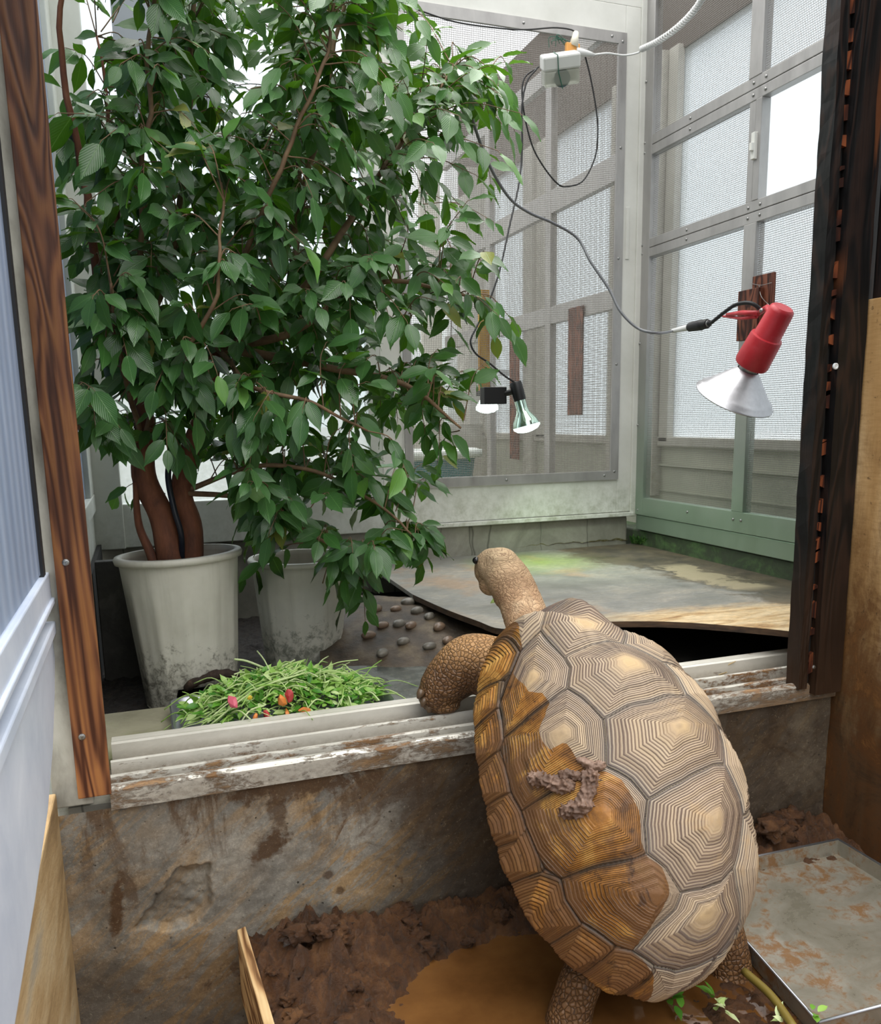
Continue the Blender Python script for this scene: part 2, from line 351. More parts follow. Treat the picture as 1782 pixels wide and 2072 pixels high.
# inner floor
def floormat():
    t = NT('inner_floor_concrete'); c = t.co(); f = t.noise(c, 6, 6, .65, .4); col = t.ramp(f, (.3, '7d7a66'), (.55, '9b9781'), (.75, 'aaa58f'))
    g = t.noise(c, 3.5, 5, .6); col = t.mix(t.mr(g, .48, .6, 0, .5), col, '7f8a4a')
    return t.done(t.pbr(col, .5, t.bump(t.noise(c, 60, 5), .3, .003)))
M['floor'] = floormat()
fl = MB().box((-.21, 2.08, -.14), (.62, 2.44, ZF)); fl.box((.62, 2.08, -.14), (.98, 2.6, ZF))
fl = fl.out('floor', M['floor'], bev=.006); struct(fl)
MB().box((-.185, 2.44, -.12), (-.20, 3.72, .26)).out('dark_base', M['dark'], fl); fl.children[0]['label'] = 'dark board along the foot of the left wall'  # near-black strip along the lower left wall
fd = MB().box((-.21, 2.44, -.24), (.62, 3.8, -.12)).box((.62, 2.6, -.14), (.98, 3.8, ZF)).box((.98, 2.086, -.14), (2.42, 3.8, ZF-.01)).out('floor_hollow', mottled('shade_black_floor', [(.3, '100f0d'), (.7, '25231f')], 6, .5)); fd.name = 'floor.005'; struct(fd, 'floor coloured near-black for the shade in the hollow under the raised board')  # near-black colour paints in the shade under the board and behind the pots
# curbs
cb = MB().box((-.25, YB+.02, -.2), (2.36, YB+.16, .235)).out('baseboard_back', M['conc'], bev=.01); struct(cb, 'grey concrete curb under the white door')
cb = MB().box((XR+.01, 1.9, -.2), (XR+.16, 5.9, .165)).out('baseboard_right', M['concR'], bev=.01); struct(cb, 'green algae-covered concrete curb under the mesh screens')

# ---- screens
def wires(mb, o, u, v, lu, lv, pitch=.0085, r=.00105):
    o, u, v = Vector(o), Vector(u), Vector(v); n = u.cross(v)
    for a, b, la, lb, off in ((u, v, lu, lv, .0006), (v, u, lv, lu, -.0006)):
        k = int(la/pitch)
        for i in range(1, k+1):
            p = o+a*(i*la/(k+1))+n*off; q = p+b*lb
            mb.add([p-a*r, p+n*r, p+a*r, q-a*r, q+n*r, q+a*r], [(0, 1, 4, 3), (1, 2, 5, 4), (2, 0, 3, 5)])
    return mb
def screw(p, d, r=.0065):
    m = frame_to(p, d); mb = MB().lathe([(r, 0), (r*.9, .002), (r*.5, .0032), (0.0004, .0035)], m, 12, cap=False)
    return mb
# back door (white frame, inner mesh frame)
dr = thing('door_1', 'white aluminium door with a wire mesh panel in the back wall', 'door', (1.7, YB, .245)); dr['kind'] = 'structure'; del dr['category']
D = MB(); y0, y1 = YB, YB+.035
D.box((1.045, y0, .262), (1.15, y1, 2.62)); D.box((2.28, y0, .262), (2.36, y1, 2.62)); D.box((1.15, y0, .262), (2.28, y1, .43)); D.box((1.15, y0, 2.50), (2.28, y1, 2.62))
D.out('door_frame', M['white'], dr, bev=.003)
D = MB().box((1.04, YB-.012, .238), (2.38, YB+.05, .258)).box((1.03, y0, 2.62), (2.4, y1+.02, 2.66)).out('threshold', M['white'], dr, bev=.002)
D = MB(); y0 = YB-.012
D.box((1.15, y0, .43), (2.28, YB, .475)); D.box((1.15, y0, 2.45), (2.28, YB, 2.50)); D.box((1.15, y0, .475), (1.192, YB, 2.45)); D.box((2.235, y0, .475), (2.28, YB, 2.45))
D.out('mesh_frame', M['alu'], dr, bev=.001)
wires(MB(), (1.19, YB-.003, .47), (1, 0, 0), (0, 0, 1), 1.05, 1.99).out('mesh_screen', M['wire'], dr, recalc=False)
for x, z in [(1.17, .452), (1.22, .452), (1.66, .452), (2.2, .452), (2.257, .47), (2.257, 1.0), (2.257, 1.5), (2.257, 2.0), (2.257, 2.46), (2.2, 2.476), (1.75, 2.476), (1.17, 2.46), (1.17, 1.4)]:
    screw((x, y0, z), (0, -1, 0)).out('screw', M['screw'], dr, smooth=True)
adopt(dr)
# corner stile
cs = MB().box((2.36, YB-.01, .235), (2.40, YB+.06, 2.8)).box((2.30, YB-.004, 1.50), (2.32, YB, 1.74)).out('trim_2', M['white'], bev=.003); struct(cs, 'white aluminium corner upright at the right end of the back wall')
# back wall glazing left of the door
bw = thing('window_1', 'bright white translucent window filling the back wall behind the ficus', 'window', (.4, YB, .4)); bw['kind'] = 'structure'; del bw['category']
G = MB(); G.box((-.23, YB, .235), (1.045, YB+.05, .42)); G.box((.985, YB, .42), (1.045, YB+.05, 2.8)); G.box((-.23, YB-.03, .235), (-.09, YB+.05, 2.9)); G.box((-.09, YB, 1.88), (.985, YB+.05, 1.935)); G.box((-.09, YB, 2.62), (1.045, YB+.05, 2.7))
G.out('window_frame', M['white2'], bw, bev=.004)
MB().box((-.09, YB+.02, .42), (.985, YB+.026, 2.62)).out('pane', M['paneB'], bw)
MB().box((.02, YB+.012, 1.94), (.38, YB+.018, 2.6)).out('pane', simple('grey_sheet', '8a9096', .5), bw, lab='grey sheet fixed over the upper left of the pane')
adopt(bw)

# right screen wall, plane A, continues behind the door
def rail(mb, z0, z1, ya, yb, x0=XR-.012, x1=XR+.03): return mb.box((x0, ya, z0), (x1, yb, z1))
sw = thing('window_2', 'wall of riveted aluminium mesh screens along the right side', 'window', (XR, 2.9, .2)); sw['kind'] = 'structure'; del sw['category']
A = MB(); ya, yb = 1.95, YB-.005
for z0, z1 in ((.246, .335), (1.502, 1.543), (1.546, 1.587), (1.964, 2.006), (2.009, 2.051), (2.66, 2.72)): rail(A, z0, z1, ya, yb)
A.box((XR-.014, 2.915, .335), (XR+.03, 2.990, 1.502)); A.box((XR-.014, 2.915, 1.587), (XR+.03, 2.950, 1.964)); A.box((XR-.01, 2.955, 1.587), (XR+.03, 2.99, 1.964)); A.box((XR-.014, 2.925, 2.051), (XR+.03, 3.0, 2.66))
A.box((XR-.014, YB-.075, .246), (XR+.03, YB-.005, 2.72))
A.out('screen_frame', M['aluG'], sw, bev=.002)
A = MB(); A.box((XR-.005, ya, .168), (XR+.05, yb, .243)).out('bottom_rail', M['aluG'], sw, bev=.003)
A = MB()
for za, zb, ra in ((.335, 1.502, (1.95, YB-.07)), (1.587, 1.964, (2.99, YB-.07)), (2.051, 2.66, (1.95, YB-.07))): wires(A, (XR+.004, ra[0], za), (0, 1, 0), (0, 0, 1), ra[1]-ra[0], zb-za)
A.out('mesh_screen', M['wire'], sw, recalc=False)
for y in (3.72, 3.3, 2.975, 2.925, 2.5):
    for z in (.30,) if y != 3.72 else (.27,): screw((XR-.013, y, z), (-1, 0, 0)).out('screw', M['screw'], sw, smooth=True)
for y in (3.735, 3.38, 2.97, 2.9):
    for z in (1.525, 1.565, 1.985, 2.03): screw((XR-.013, y, z), (-1, 0, 0)).out('screw', M['screw'], sw, smooth=True)
for z in (.7, 1.1, 2.3): screw((XR-.015, 3.735, z), (-1, 0, 0)).out('screw', M['screw'], sw, smooth=True)
MB().box((XR-.03, 2.93, 1.74), (XR-.012, 2.95, 1.84)).box((XR-.042, 2.93, 1.77), (XR-.03, 2.945, 1.80)).out('latch', M['white'], sw, bev=.002)
adopt(sw)
s2 = thing('window_3', 'mesh screen wall of the next pen seen through the door', 'window', (XR, 4.8, .2)); s2['kind'] = 'structure'; del s2['category']
A = MB(); ya, yb = YB+.07, 6.6
for z0, z1 in ((1.30, 1.40), (1.93, 2.06), (2.66, 2.75)): rail(A, z0, z1, ya, yb)
for y in (4.72, 5.65): A.box((XR-.014, y, .2), (XR+.03, y+.075, 2.75))
A.out('screen_frame', M['alu'], s2, bev=.002)
A = MB(); wires(A, (XR+.004, ya, .25), (0, 1, 0), (0, 0, 1), yb-ya, 2.4, .013, .0012); A.out('mesh_screen', M['wire'], s2, recalc=False)
adopt(s2)

# outer wall, plane B, with frosted windows
M['beige'] = mottled('beige_siding', [(.3, '9a9f8e'), (.6, 'babcaa'), (.8, 'cac9ba')], 3, .7)
M['browncl'] = simple('brown_eave', '50463f', .8)
M['frameB'] = mk_white('outer_window_frame', 'b9b7ae', 'cfcdc4', '8c8a70', (.3, .9))
XB = 2.75
ob = MB(); ob.box((XB, 1.6, -.2), (XB+.06, 7.2, .6)); ob = ob.out('wall_right', M['beige'], bev=.002); struct(ob)
MB().box((XB-.02, 1.6, .47), (XB, 4.35, .482)).box((XB-.012, 1.6, .33), (XB, 4.35, .335)).out('siding_lip', M['beige'], ob)
ob2 = MB().box((XB+.0, 1.6, 2.58), (XB+.06, 7.2, 3.3)).out('trim_3', M['browncl']); struct(ob2, 'brown boarding above the outer windows')
wf = thing('window_4', 'frosted rain-beaded windows in white frames beyond the mesh', 'window', (XB, 4, .6)); wf['kind'] = 'structure'; del wf['category']
A = MB()
A.box((XB-.03, 3.97, .6), (XB+.05, 4.05, 2.6)); A.box((XB-.06, 4.06, .3), (XB+.05, 4.22, 2.6)); A.box((XB-.035, 4.23, .3), (XB+.05, 4.52, 2.6)); A.box((XB-.05, 4.5, .3), (XB+.05, 4.58, 2.6))
A.box((XB-.03, 5.42, .6), (XB+.05, 5.6, 2.6)); A.box((XB-.05, 5.63, .3), (XB+.05, 5.78, 2.6)); A.box((XB-.03, 6.56, .6), (XB+.05, 7.2, 2.6))
A.box((XB-.03, 1.6, .58), (XB+.05, 7.2, .63))
A.out('window_frame', M['frameB'], wf, bev=.004)
for a_, b_ in ((1.6, 3.97), (4.58, 5.42), (5.78, 6.56)):
    MB().box((XB+.01, a_, .62), (XB+.016, b_, 2.58)).out('pane', M['pane'], wf)
adopt(wf)
# floor and far end of the next pen
nf = MB().box((-.3, YB+.16, -.2), (2.75, 7.2, .02)).out('floor_next_pen', mottled('next_pen_floor', [(.3, '6d6f5c'), (.7, '8f9078')], 3), bev=0); nf.name = 'floor.001'; struct(nf, 'greenish floor of the pen beyond the door')
we = MB()
for i in range(16): we.box((.2+i*.16, 6.6+(.02 if i % 2 else 0), 0), (.2+i*.16+.15, 6.66, .95+1.6*(i % 3 != 1)))
we = MB().box((-.3, 6.62, 0), (2.75, 6.66, .7)); 
for i in range(8): we.box((-.2+i*.4, 6.58, .7), (-.2+i*.4+(.08 if i % 2 else .16), 6.64, 2.7))
we = we.out('wall_far', M['frameB']); struct(we, 'pale slatted far wall of the next pen')
# sides
t = NT('polycarbonate_sheet'); c = t.co((1, 90, .6)); st = t.ma('SINE', t.xyz(c)[1]); f = t.noise(t.co((3, 3, .5)), 4, 5)
col = t.mix(t.mr(st, -1, 1, 0, .45), '9fb0c8', 'ccd6e6'); col = t.mix(t.mr(f, .45, .65, 0, .4), col, '8798b4')
pb = t.pbr(col, .35, t.bump(st, .3, .003)); tl = t.n('BsdfTranslucent', None, 0, Color=col)
M['poly'] = t.done(t.n('MixShader', None, 0, i0=.3, i1=pb, i2=tl))
lw = MB().box((XL-.03, 1.90, -.2), (XL, 3.72, .40)).box((XL-.03, 1.90, .40), (XL+.012, 3.72, .47)).box((XL-.03, 3.5, .47), (XL+.01, 3.72, 2.9)).out('wall_left', M['white2'], bev=.004); struct(lw)
MB().box((XL-.02, 1.90, .47), (XL-.01, 3.5, 2.9)).out('pane', M['poly'], lw)
# jamb left of the pine board
jl = MB().box((-.235, 1.86, -.06), (-.155, 1.93, 2.8)).out('trim_4', mottled('grimy_jamb', [(.3, '6f6c62'), (.5, 'a9a79c'), (.7, 'c3c1b8')], 9, .6, stretch=(1, 1, .4)), bev=.003); struct(jl, 'grimy white jamb behind the left wooden post')
# posts
pl = thing('wooden_post', 'reddish-brown pine board post standing left of the opening, screwed to the frame', 'post', (-.15, 1.85, -.035))
MB().box((-.183, 1.838, -.036), (-.1165, 1.858, 2.7)).out('board', M['postL'], pl, bev=.002)
for q in ((166, 1491), (133, 1138)):
    p = ony(*q, 1.838); m_ = screw(p, (0, -1, 0), .0075); m_.box((-.005, -.0008, .003), (.005, .0008, .0042), frame_to(p, (0, -1, 0))).box((-.0008, -.005, .003), (.0008, .005, .0042), frame_to(p, (0, -1, 0)))
    m_.out('screw', M['screw'], pl)
adopt(pl)
pr = thing('wooden_post', 'blackened charred double post at the right edge of the opening', 'post', (1.8, 1.85, -.05))
def rough_board(x0, x1, y0, y1, z0, z1, amp=.003, seed=0):
    n = 90; mb = MB(); zs_ = np.linspace(z0, z1, n); V = []
    for z in zs_:
        for k, (x, y) in enumerate(((x0, y0), ((x0+x1)/2, y0), (x1, y0), (x1, y1), (x0, y1))):
            V.append((x+amp*nz(z*7, k*5+seed, 0), y+amp*.6*nz(z*9, k*5+seed, 5), z))
    F = [(i*5+k, i*5+(k+1) % 5, (i+1)*5+(k+1) % 5, (i+1)*5+k) for i in range(n-1) for k in range(5)]+[(4, 3, 2, 1, 0), tuple((n-1)*5+k for k in range(5))]
    return mb.add(V, F)
rough_board(1.775, 1.866, 1.818, 1.868, -.052, 2.7, .0025).out('outer_board', M['postR'], pr)
rough_board(1.727, 1.757, 1.835, 1.885, -.035, 2.7, .004, 9).out('inner_board', M['postR'], pr)
M['brkwood'] = mk_wood('raw_broken_wood', '2a120a', '5a2c18', '8a4a28', 1.)
MB().box((1.757, 1.85, -.03), (1.775, 1.88, 2.6)).out('backing_strip', M['dark'], pr)
rng = random.Random(5)
for k in range(30):
    sp = MB()
    z = -.0+k*.062+rng.uniform(-.02, .02); h = rng.uniform(.012, .05)
    sp.extr([(1.752+rng.uniform(0, .006), 1.838, z), (1.778, 1.838, z+rng.uniform(-.01, .01)), (1.778, 1.838, z+h), (1.754+rng.uniform(0, .01), 1.838, z+h*rng.uniform(.6, 1))], (0, .012, 0))
    sp.out('splinter', M['brkwood'], pr)
p = ony(1690, 741, 1.818)
m_ = frame_to(p, (0, -1, 0)); mb = MB().lathe([(.0085, -.002), (.0085, .002), (.0055, .003), (.004, .0015), (.0005, .0015)], m_, 16, cap=False).out('screw', simple('white_plug', 'd8dde0', .4), pr, lab='white screw cap')
screw(ony(1646, 1350, 1.818), (0, -1, 0), .006).out('screw', M['screw'], pr)
adopt(pr)
# plywood side wall and charred boards above it
pw = MB().box((1.872, .1, -.62), (1.892, 1.868, 1.045)).out('wall_right_front', M['ply'], bev=.002); pw.name = 'wall_side'; struct(pw, 'mud-stained plywood sheet forming the right side of the mud pen')
cbd = MB()
for k in range(5): cbd.box((1.90+.003*(k % 2), 1.84-(k+1)*.19+.004, -.4), (1.93, 1.84-k*.19, 2.8))
cbd = cbd.box((1.866, 1.86, -.62), (2.42, 1.90, -.05)).out('wall_charred', M['burnt'], bev=.003); struct(cbd, 'charred black boards behind the plywood sheet')
# the passage wall closing the gap right of the posts
cl = MB().box((1.869, 1.87, -.05), (2.42, 1.89, 2.8)).out('wall_gap', M['burnt']); struct(cl, 'charred boarding right of the opening')
# left side: open door panel in the foreground and the board wall below it
M['dooralu'] = mottled('door_aluminium', [(.3, 'b4bfd2'), (.6, 'ccd5e4'), (.8, 'dbe2ee')], 5, .4, .1)
dl = thing('door_2', 'open polycarbonate door with white aluminium rails close on the left', 'door', (-.2, 1.86, -.4)); dl['kind'] = 'structure'; del dl['category']
MB().box((-.212, .05, .46), (-.206, 1.82, 2.6)).out('pane', M['poly'], dl)
A = MB().box((-.222, .05, .40), (-.196, 1.90, .455)).box((-.225, .05, .39), (-.19, 1.90, .402))
A.out('middle_rail', M['dooralu'], dl, bev=.003)
A = MB().extr([(-.222, y, z) for y, z in ((.05, .345), (1.90, .345), (1.885, .29), (1.80, .215), (1.68, .14), (1.53, .084), (1.3, .045), (1.05, .016), (.6, -.03), (.05, -.06))], (.02, 0, 0)).box((-.225, .05, .325), (-.194, 1.90, .352))
A.out('kick_panel', M['dooralu'], dl, bev=.004)
MB().box((-.217, .05, .34), (-.212, 1.85, .40)).out('gasket', M['black'], dl)
MB().box((-.222, 1.80, .45), (-.2, 1.835, 2.6)).out('stile', simple('dark_rubber', '17181c', .6), dl, lab='dark rubber edge of the door')
adopt(dl)
lb = MB().box((-.27, .05, -.85), (-.226, 1.853, -.02)).out('wall_left_front', mottled('muddy_board', [(.3, '7d6442'), (.45, 'a88c62'), (.58, 'b9a27c'), (.75, '9a9486')], 9, .7, .6, 60, stretch=(1, .35, 1.4)), bev=.004); lb.name = 'wall_low'; struct(lb, 'muddy tan board under the open door')

# ================================================================ tortoise
TP = [0.9134, 1.6091, -0.1364, 0.7375, 0.2707, 0.1884, 0.4295, 0.2865, 0.3691]
RM = Euler(TP[3:6], 'XYZ').to_matrix(); RN = np.array(RM); TC = np.array(TP[:3]); TA, TB, TH = TP[6:9]
SC_ = dict(A=(.50, -.60), B=(.50, -.49), C=(.33, -.44), s1=(.34, -.34), s2=(.36, -.17), D=(.34, -.11), E=(.25, .05), F=(.10, .04), f1=(.08, -.17), f2=(.07, -.30), G=(.05, -.43),
 c1=(.28, -.44), H=(.21, -.50), hg=(.15, -.47), h1=(.20, -.60), h2=(.19, -.74), I=(.19, -.85), a1=(.45, -.67), a2=(.36, -.79), ef=(.18, .07), J=(.01, .23), j1=(-.04, .19), K=(-.13, .10), k1=(-.17, -.15),
 L=(-.22, -.35), M=(-.10, -.48), m_1=(-.10, -.56), m_2=(-.11, -.66), N=(-.14, -.86), g1=(-.04, -.46), ml=(-.16, -.40), l1=(-.29, -.38), O=(-.37, -.39), o1=(-.39, -.52), o2=(-.40, -.62), P=(-.42, -.73),
 n1=(-.21, -.85), n2=(-.30, -.82), i1=(.05, -.89), i2=(-.07, -.88), q1=(-.42, -.32), Q=(-.50, -.26), q2=(-.50, -.16), q3=(-.49, -.04), R=(-.45, .05), k2=(-.18, .13), k3=(-.23, .16), S=(-.28, .16), s_3=(-.36, .11),
 r1=(-.51, .08), t1=(-.55, -.28), t2=(-.62, -.37), T=(-.70, -.43), p1=(-.49, -.71), p2=(-.58, -.64), p3=(-.67, -.51), T1=(-.78, -.30), T2=(-.82, -.16), T3=(-.81, -.03), T4=(-.77, .09),
 nn=(.74, -.27), m1a=(.46, -.72), m2a=(.35, -.80), m3a=(.16, -.89), m4a=(-.04, -.89), m5a=(-.25, -.85), m6a=(-.38, -.80), m7a=(-.59, -.64), m8a=(-.69, -.50), m9a=(-.80, -.29),
 x0=(.98, -.62), x1=(.78, -.98), x2=(.45, -1.1), x3=(.22, -1.16), x4=(.0, -1.19), x5=(-.19, -1.17), x6=(-.42, -1.1), x7=(-.80, -.92), x8=(-.98, -.68), x9=(-1.13, -.33), xa=(-1.18, .15), xn=(1.17, -.25),
 u1=(.70, .02), u2=(.52, .12), r2=(.5, .5), r3=(.25, .62), r4=(.25, .3), r5=(.0, .68), r6=(.02, .34), r7=(-.25, .66), r8=(-.24, .36), r9=(-.55, .6), ra=(-.70, .4), rb=(-.62, .2))
SCUTES = [  # outline, areole, rings, relief
 ('B nn u1 u2 D s2 s1 C', (.46, -.23), 15, .012), ('C s1 s2 D E ef F f1 f2 G hg H c1', (.21, -.19), 20, .014), ('F f1 f2 G g1 M ml L k1 K j1 J', (-.03, -.13), 21, .016),
 ('L k1 K k2 k3 S s_3 R q3 q2 Q q1 O l1', (-.30, -.08), 21, .018), ('Q q2 q3 R r1 rb T4 T3 T2 T1 T t2 t1', (-.565, -.13), 15, .014),
 ('A B C c1 H h1 h2 I a2 a1', (.32, -.60), 20, .012), ('H hg G g1 M m_1 m_2 N i2 i1 I h2 h1', (.05, -.60), 21, .016), ('M ml L l1 O o1 o2 P n2 n1 N m_2 m_1', (-.24, -.53), 22, .020), ('O q1 Q t1 t2 T p3 p2 p1 P o2 o1', (-.49, -.345), 22, .014),
 ('D u2 r2 r3 r4 E', (.36, .2), 18, .01), ('E r4 r3 r5 r6 J F ef', (.14, .36), 18, .01), ('J r6 r5 r7 r8 S k3 k2 K j1', (-.12, .38), 18, .01), ('S r8 r7 r9 ra rb r1 R s_3', (-.42, .36), 18, .01),
 ('B A x0 xn nn', (.80, -.40), 16, .006), ('A x0 x1 m1a a1', (.70, -.78), 14, .006), ('m1a x1 x2 m2a a2', (.52, -.92), 14, .006), ('m2a x2 x3 m3a I', (.27, -1.02), 14, .006), ('m3a x3 x4 m4a i1', (.07, -1.06), 14, .006),
 ('m4a x4 x5 m5a N i2', (-.12, -1.05), 14, .006), ('m5a x5 x6 m6a n2 n1', (-.32, -1.02), 14, .006), ('m6a x6 x7 m7a p1 P', (-.60, -.88), 17, .008), ('m7a x7 x8 m8a p3 p2', (-.84, -.70), 16, .008), ('m8a x8 x9 m9a T1 T', (-.96, -.42), 17, .01), ('m9a x9 xa T4 T3 T2 T1', (-.98, -.06), 16, .012)]
def _arc(r, a): return (r*math.cos(math.radians(a)), r*math.sin(math.radians(a)))
RA = [-2, 22, 42, 60, 76, 90, 104, 120, 136, 152, 170]
RI = [.74, .72, .71, .69, .68, .69, .70, .75, .81, .80, .79]
for i in range(10): SCUTES.append(([_arc(RI[i], RA[i]), _arc(1.2, RA[i]), _arc(1.2, RA[i+1]), _arc(RI[i+1], RA[i+1])], _arc(.98, (RA[i]+RA[i+1])/2+3), 15, .006))
def gauge(U, V, poly, ar):
    x = U-ar[0]; y = V-ar[1]; g = np.full(U.shape, 0.)
    best = np.full(U.shape, np.inf)
    n = len(poly)
    for i in range(n):
        ax, ay = poly[i][0]-ar[0], poly[i][1]-ar[1]; bx, by = poly[(i+1) % n][0]-ar[0], poly[(i+1) % n][1]-ar[1]
        cr = ax*by-ay*bx
        if abs(cr) < 1e-9: continue
        s = (x*by-y*bx)/cr; t_ = (ax*y-ay*x)/cr     # p = s*a + t*b
        ok = (s >= -1e-9) & (t_ >= -1e-9)
        best = np.where(ok, np.minimum(best, s+t_), best)
    return best
def shell_xyz(U, V):
    e_ = .75+.092; lam = np.sqrt(U*U+V*V)+1e-9; c = U/lam; s = V/lam; al = np.arctan2(s, c); l1 = np.minimum(lam, 1)
    over = np.maximum(lam-1, 0)
    rho = np.sin(l1*np.pi/2)-over*1.1*(over > 0)
    k = (np.abs(c)**2.35+np.abs(s)**2.35)**(-1/2.35)*(1+l1**2*(.0131*np.cos(al)+.0104*np.cos(3*al)+.0104*np.cos(4*al)))
    dz = l1**4*(-.0008*np.cos(al)+.0017*np.cos(2*al)-.0132*np.cos(3*al))
    z = TH*np.maximum(np.cos(l1*np.pi/2), 0)**e_+dz-over*.16
    fr = np.clip((lam-.42)/.36, 0, 1); fr = fr*fr*(3-2*fr); a2 = np.degrees(al)
    lobeL = np.exp(-((a2+37)/13)**2); lobeR = np.exp(-((a2+8)/9)**2)
    z = z+fr*(.058*lobeL+.060*lobeR)
    sx_ = np.clip(s*lam, 0, 1)*np.exp(-((c*lam+.50)/.40)**2)
    return np.stack([TB*rho*s*k*(1-.24*sx_), TA*rho*c*k+fr*(.028*lobeL+.03*lobeR), z], -1)
NG = 640
g1_ = np.linspace(-1, 1, NG); SX, SY = np.meshgrid(g1_, g1_, indexing='ij')
Ud = SX*np.sqrt(1-SY**2/2)*1.13; Vd = SY*np.sqrt(1-SX**2/2)*1.13
G = np.full(Ud.shape, 9.); RC = np.zeros(Ud.shape); REL = np.zeros(Ud.shape); RID = np.zeros(Ud.shape); G2 = np.full(Ud.shape, 9.)
wob = np.array([[mnoise.noise(Vector((u*9, v*9, 3))) for v in np.linspace(-1, 1, 80)] for u in np.linspace(-1, 1, 80)])
def bil(A, X_, Y_):
    x = np.clip((X_+1.13)/2.26*79, 0, 78.999); y = np.clip((Y_+1.13)/2.26*79, 0, 78.999); i = x.astype(int); j = y.astype(int); fx = x-i; fy = y-j
    return A[i, j]*(1-fx)*(1-fy)+A[i+1, j]*fx*(1-fy)+A[i, j+1]*(1-fx)*fy+A[i+1, j+1]*fx*fy
WB = bil(wob, Ud, Vd)
for si, (pl_, ar, rc, rel) in enumerate(SCUTES):
    poly = [SC_[q] for q in pl_.split()] if isinstance(pl_, str) else pl_
    g_ = gauge(Ud+.007*WB, Vd+.007*np.roll(WB, 90, 0), poly, ar)
    up = g_ < G
    G2 = np.where(up, G, np.minimum(G2, g_)); G = np.where(up, g_, G); RC = np.where(up, rc, RC); REL = np.where(up, rel, REL); RID = np.where(up, si, RID)
Gc = np.clip(G, 0, 1.15)
seam = np.clip(1-(G2-G)/.065, 0, 1)*(G > .5)              # 1 on the seam between two scutes
bump = REL*np.maximum(1-Gc, 0)**.8-.0034*seam**1.5-.0007*np.cos(2*np.pi*Gc*RC)*(Gc > .18)-.0010*np.cos(2*np.pi*Gc*4.3+RID)*(Gc > .25)
S0 = shell_xyz(Ud, Vd); Sx = np.gradient(S0, axis=0); Sy = np.gradient(S0, axis=1); SN = np.cross(Sy, Sx); SN /= np.linalg.norm(SN, axis=-1, keepdims=True)+1e-12
if SN[NG//2, NG//2, 2] < 0: SN = -SN
SW = (S0+SN*bump[..., None])
WETP = [(0.79,-0.50),(0.50,-0.59),(0.42,-0.66),(0.32,-0.65),(0.28,-0.65),(0.24,-0.60),(0.19,-0.60),(0.15,-0.64),(0.11,-0.68),(0.06,-0.68),(0.02,-0.67),(0.01,-0.60),(-0.04,-0.59),(-0.09,-0.54),(-0.12,-0.48),(-0.17,-0.43),(-0.25,-0.40),(-0.33,-0.41),(-0.38,-0.39),(-0.42,-0.33),(-0.47,-0.31),(-0.49,-0.31),(-0.56,-0.35),(-0.70,-0.43),(-0.81,-0.29),(-0.89,-0.23),(-0.96,-0.17), (-1.2,-.1), (-1.2,-1.2), (1.2,-1.2), (1.0,-.56)]
def inside_np(U, V, poly):
    ins = np.zeros(U.shape, bool); n = len(poly)
    for i in range(n):
        (x1, y1), (x2, y2) = poly[i], poly[(i+1) % n]
        c_ = (y1 > V) != (y2 > V); xi = (x2-x1)*(V-y1)/(y2-y1+1e-12)+x1
        ins ^= c_ & (U < xi)
    return ins
WET = inside_np(Ud+.02*WB, Vd+.02*np.roll(WB, 200, 1), WETP).astype(float)
for _ in range(3): WET = (WET+np.roll(WET, 1, 0)+np.roll(WET, -1, 0)+np.roll(WET, 1, 1)+np.roll(WET, -1, 1))/5

t = NT('tortoise_shell'); c = t.co()
g = t.attr('ring'); rc = t.attr('rings'); wt = t.attr('wet'); sm_ = t.attr('seam'); rid = t.attr('scute')
nA = t.noise(c, 11, 4, .6); nB = t.noise(c, 60, 6, .65); nC = t.noise(c, 4.5, 5, .6); nD = t.noise(c, 170, 4, .6)
gg = t.ma('ADD', g, t.ma('MULTIPLY', t.ma('SUBTRACT', nA, .5), .035))
ph = t.ma('MULTIPLY', t.ma('MULTIPLY', gg, rc), 6.2832)
sn = t.ma('SINE', ph); sn2 = t.ma('SINE', t.ma('ADD', t.ma('MULTIPLY', ph, 2.0), t.ma('MULTIPLY', nA, 9.)))
cen = t.mr(t.ma('ADD', g, t.ma('MULTIPLY', t.ma('SUBTRACT', nC, .5), .5)), .14, .34)                                    # no lines on the areole
line = t.ma('MULTIPLY', t.mr(sn, .15, .95), cen); line2 = t.ma('MULTIPLY', t.ma('MULTIPLY', t.mr(sn2, .5, 1, 0, .5), cen), t.mr(nC, .35, .6))
line = t.ma('MULTIPLY', line, t.mr(nB, .18, .42, .45, 1.))
broad = t.noise(t.n('CombineXYZ', None, 0, X=t.ma('MULTIPLY', gg, 9.), Y=rid, Z=nC), 1.0, 3)
dry = t.ramp(broad, (.30, '615750'), (.48, '8f7d6a'), (.66, 'b59e80'))
dry = t.mix(t.ma('MULTIPLY', t.mr(g, .08, .42, .75, 0), t.mr(nA, .3, .6, .4, 1)), dry, 'c2a67a')
dry = t.mix(t.mr(nC, .42, .62, 0, .55), dry, '8f7b6a')
dry = t.mix(t.ma('MULTIPLY', t.mr(g, .84, .97), t.mr(nA, .3, .55, .3, 1)), dry, '6b6763')
dry = t.mix(t.ma('MULTIPLY', line, .8), dry, '55453d'); dry = t.mix(line2, dry, '806456')
dry = t.mix(t.ma('MULTIPLY', t.mr(sn, -.9, -.4, .5, 0), cen), dry, 'cdb99c')
wc_ = t.ramp(t.noise(c, 9, 7, .7, .6), (.32, '5d3d20'), (.5, 'a06c30'), (.66, 'c99a52'))
wc_ = t.mix(t.ma('MULTIPLY', line, .8), wc_, '3a2412'); wc_ = t.mix(t.ma('MULTIPLY', t.mr(g, .86, .97), .85), wc_, '3a332c')
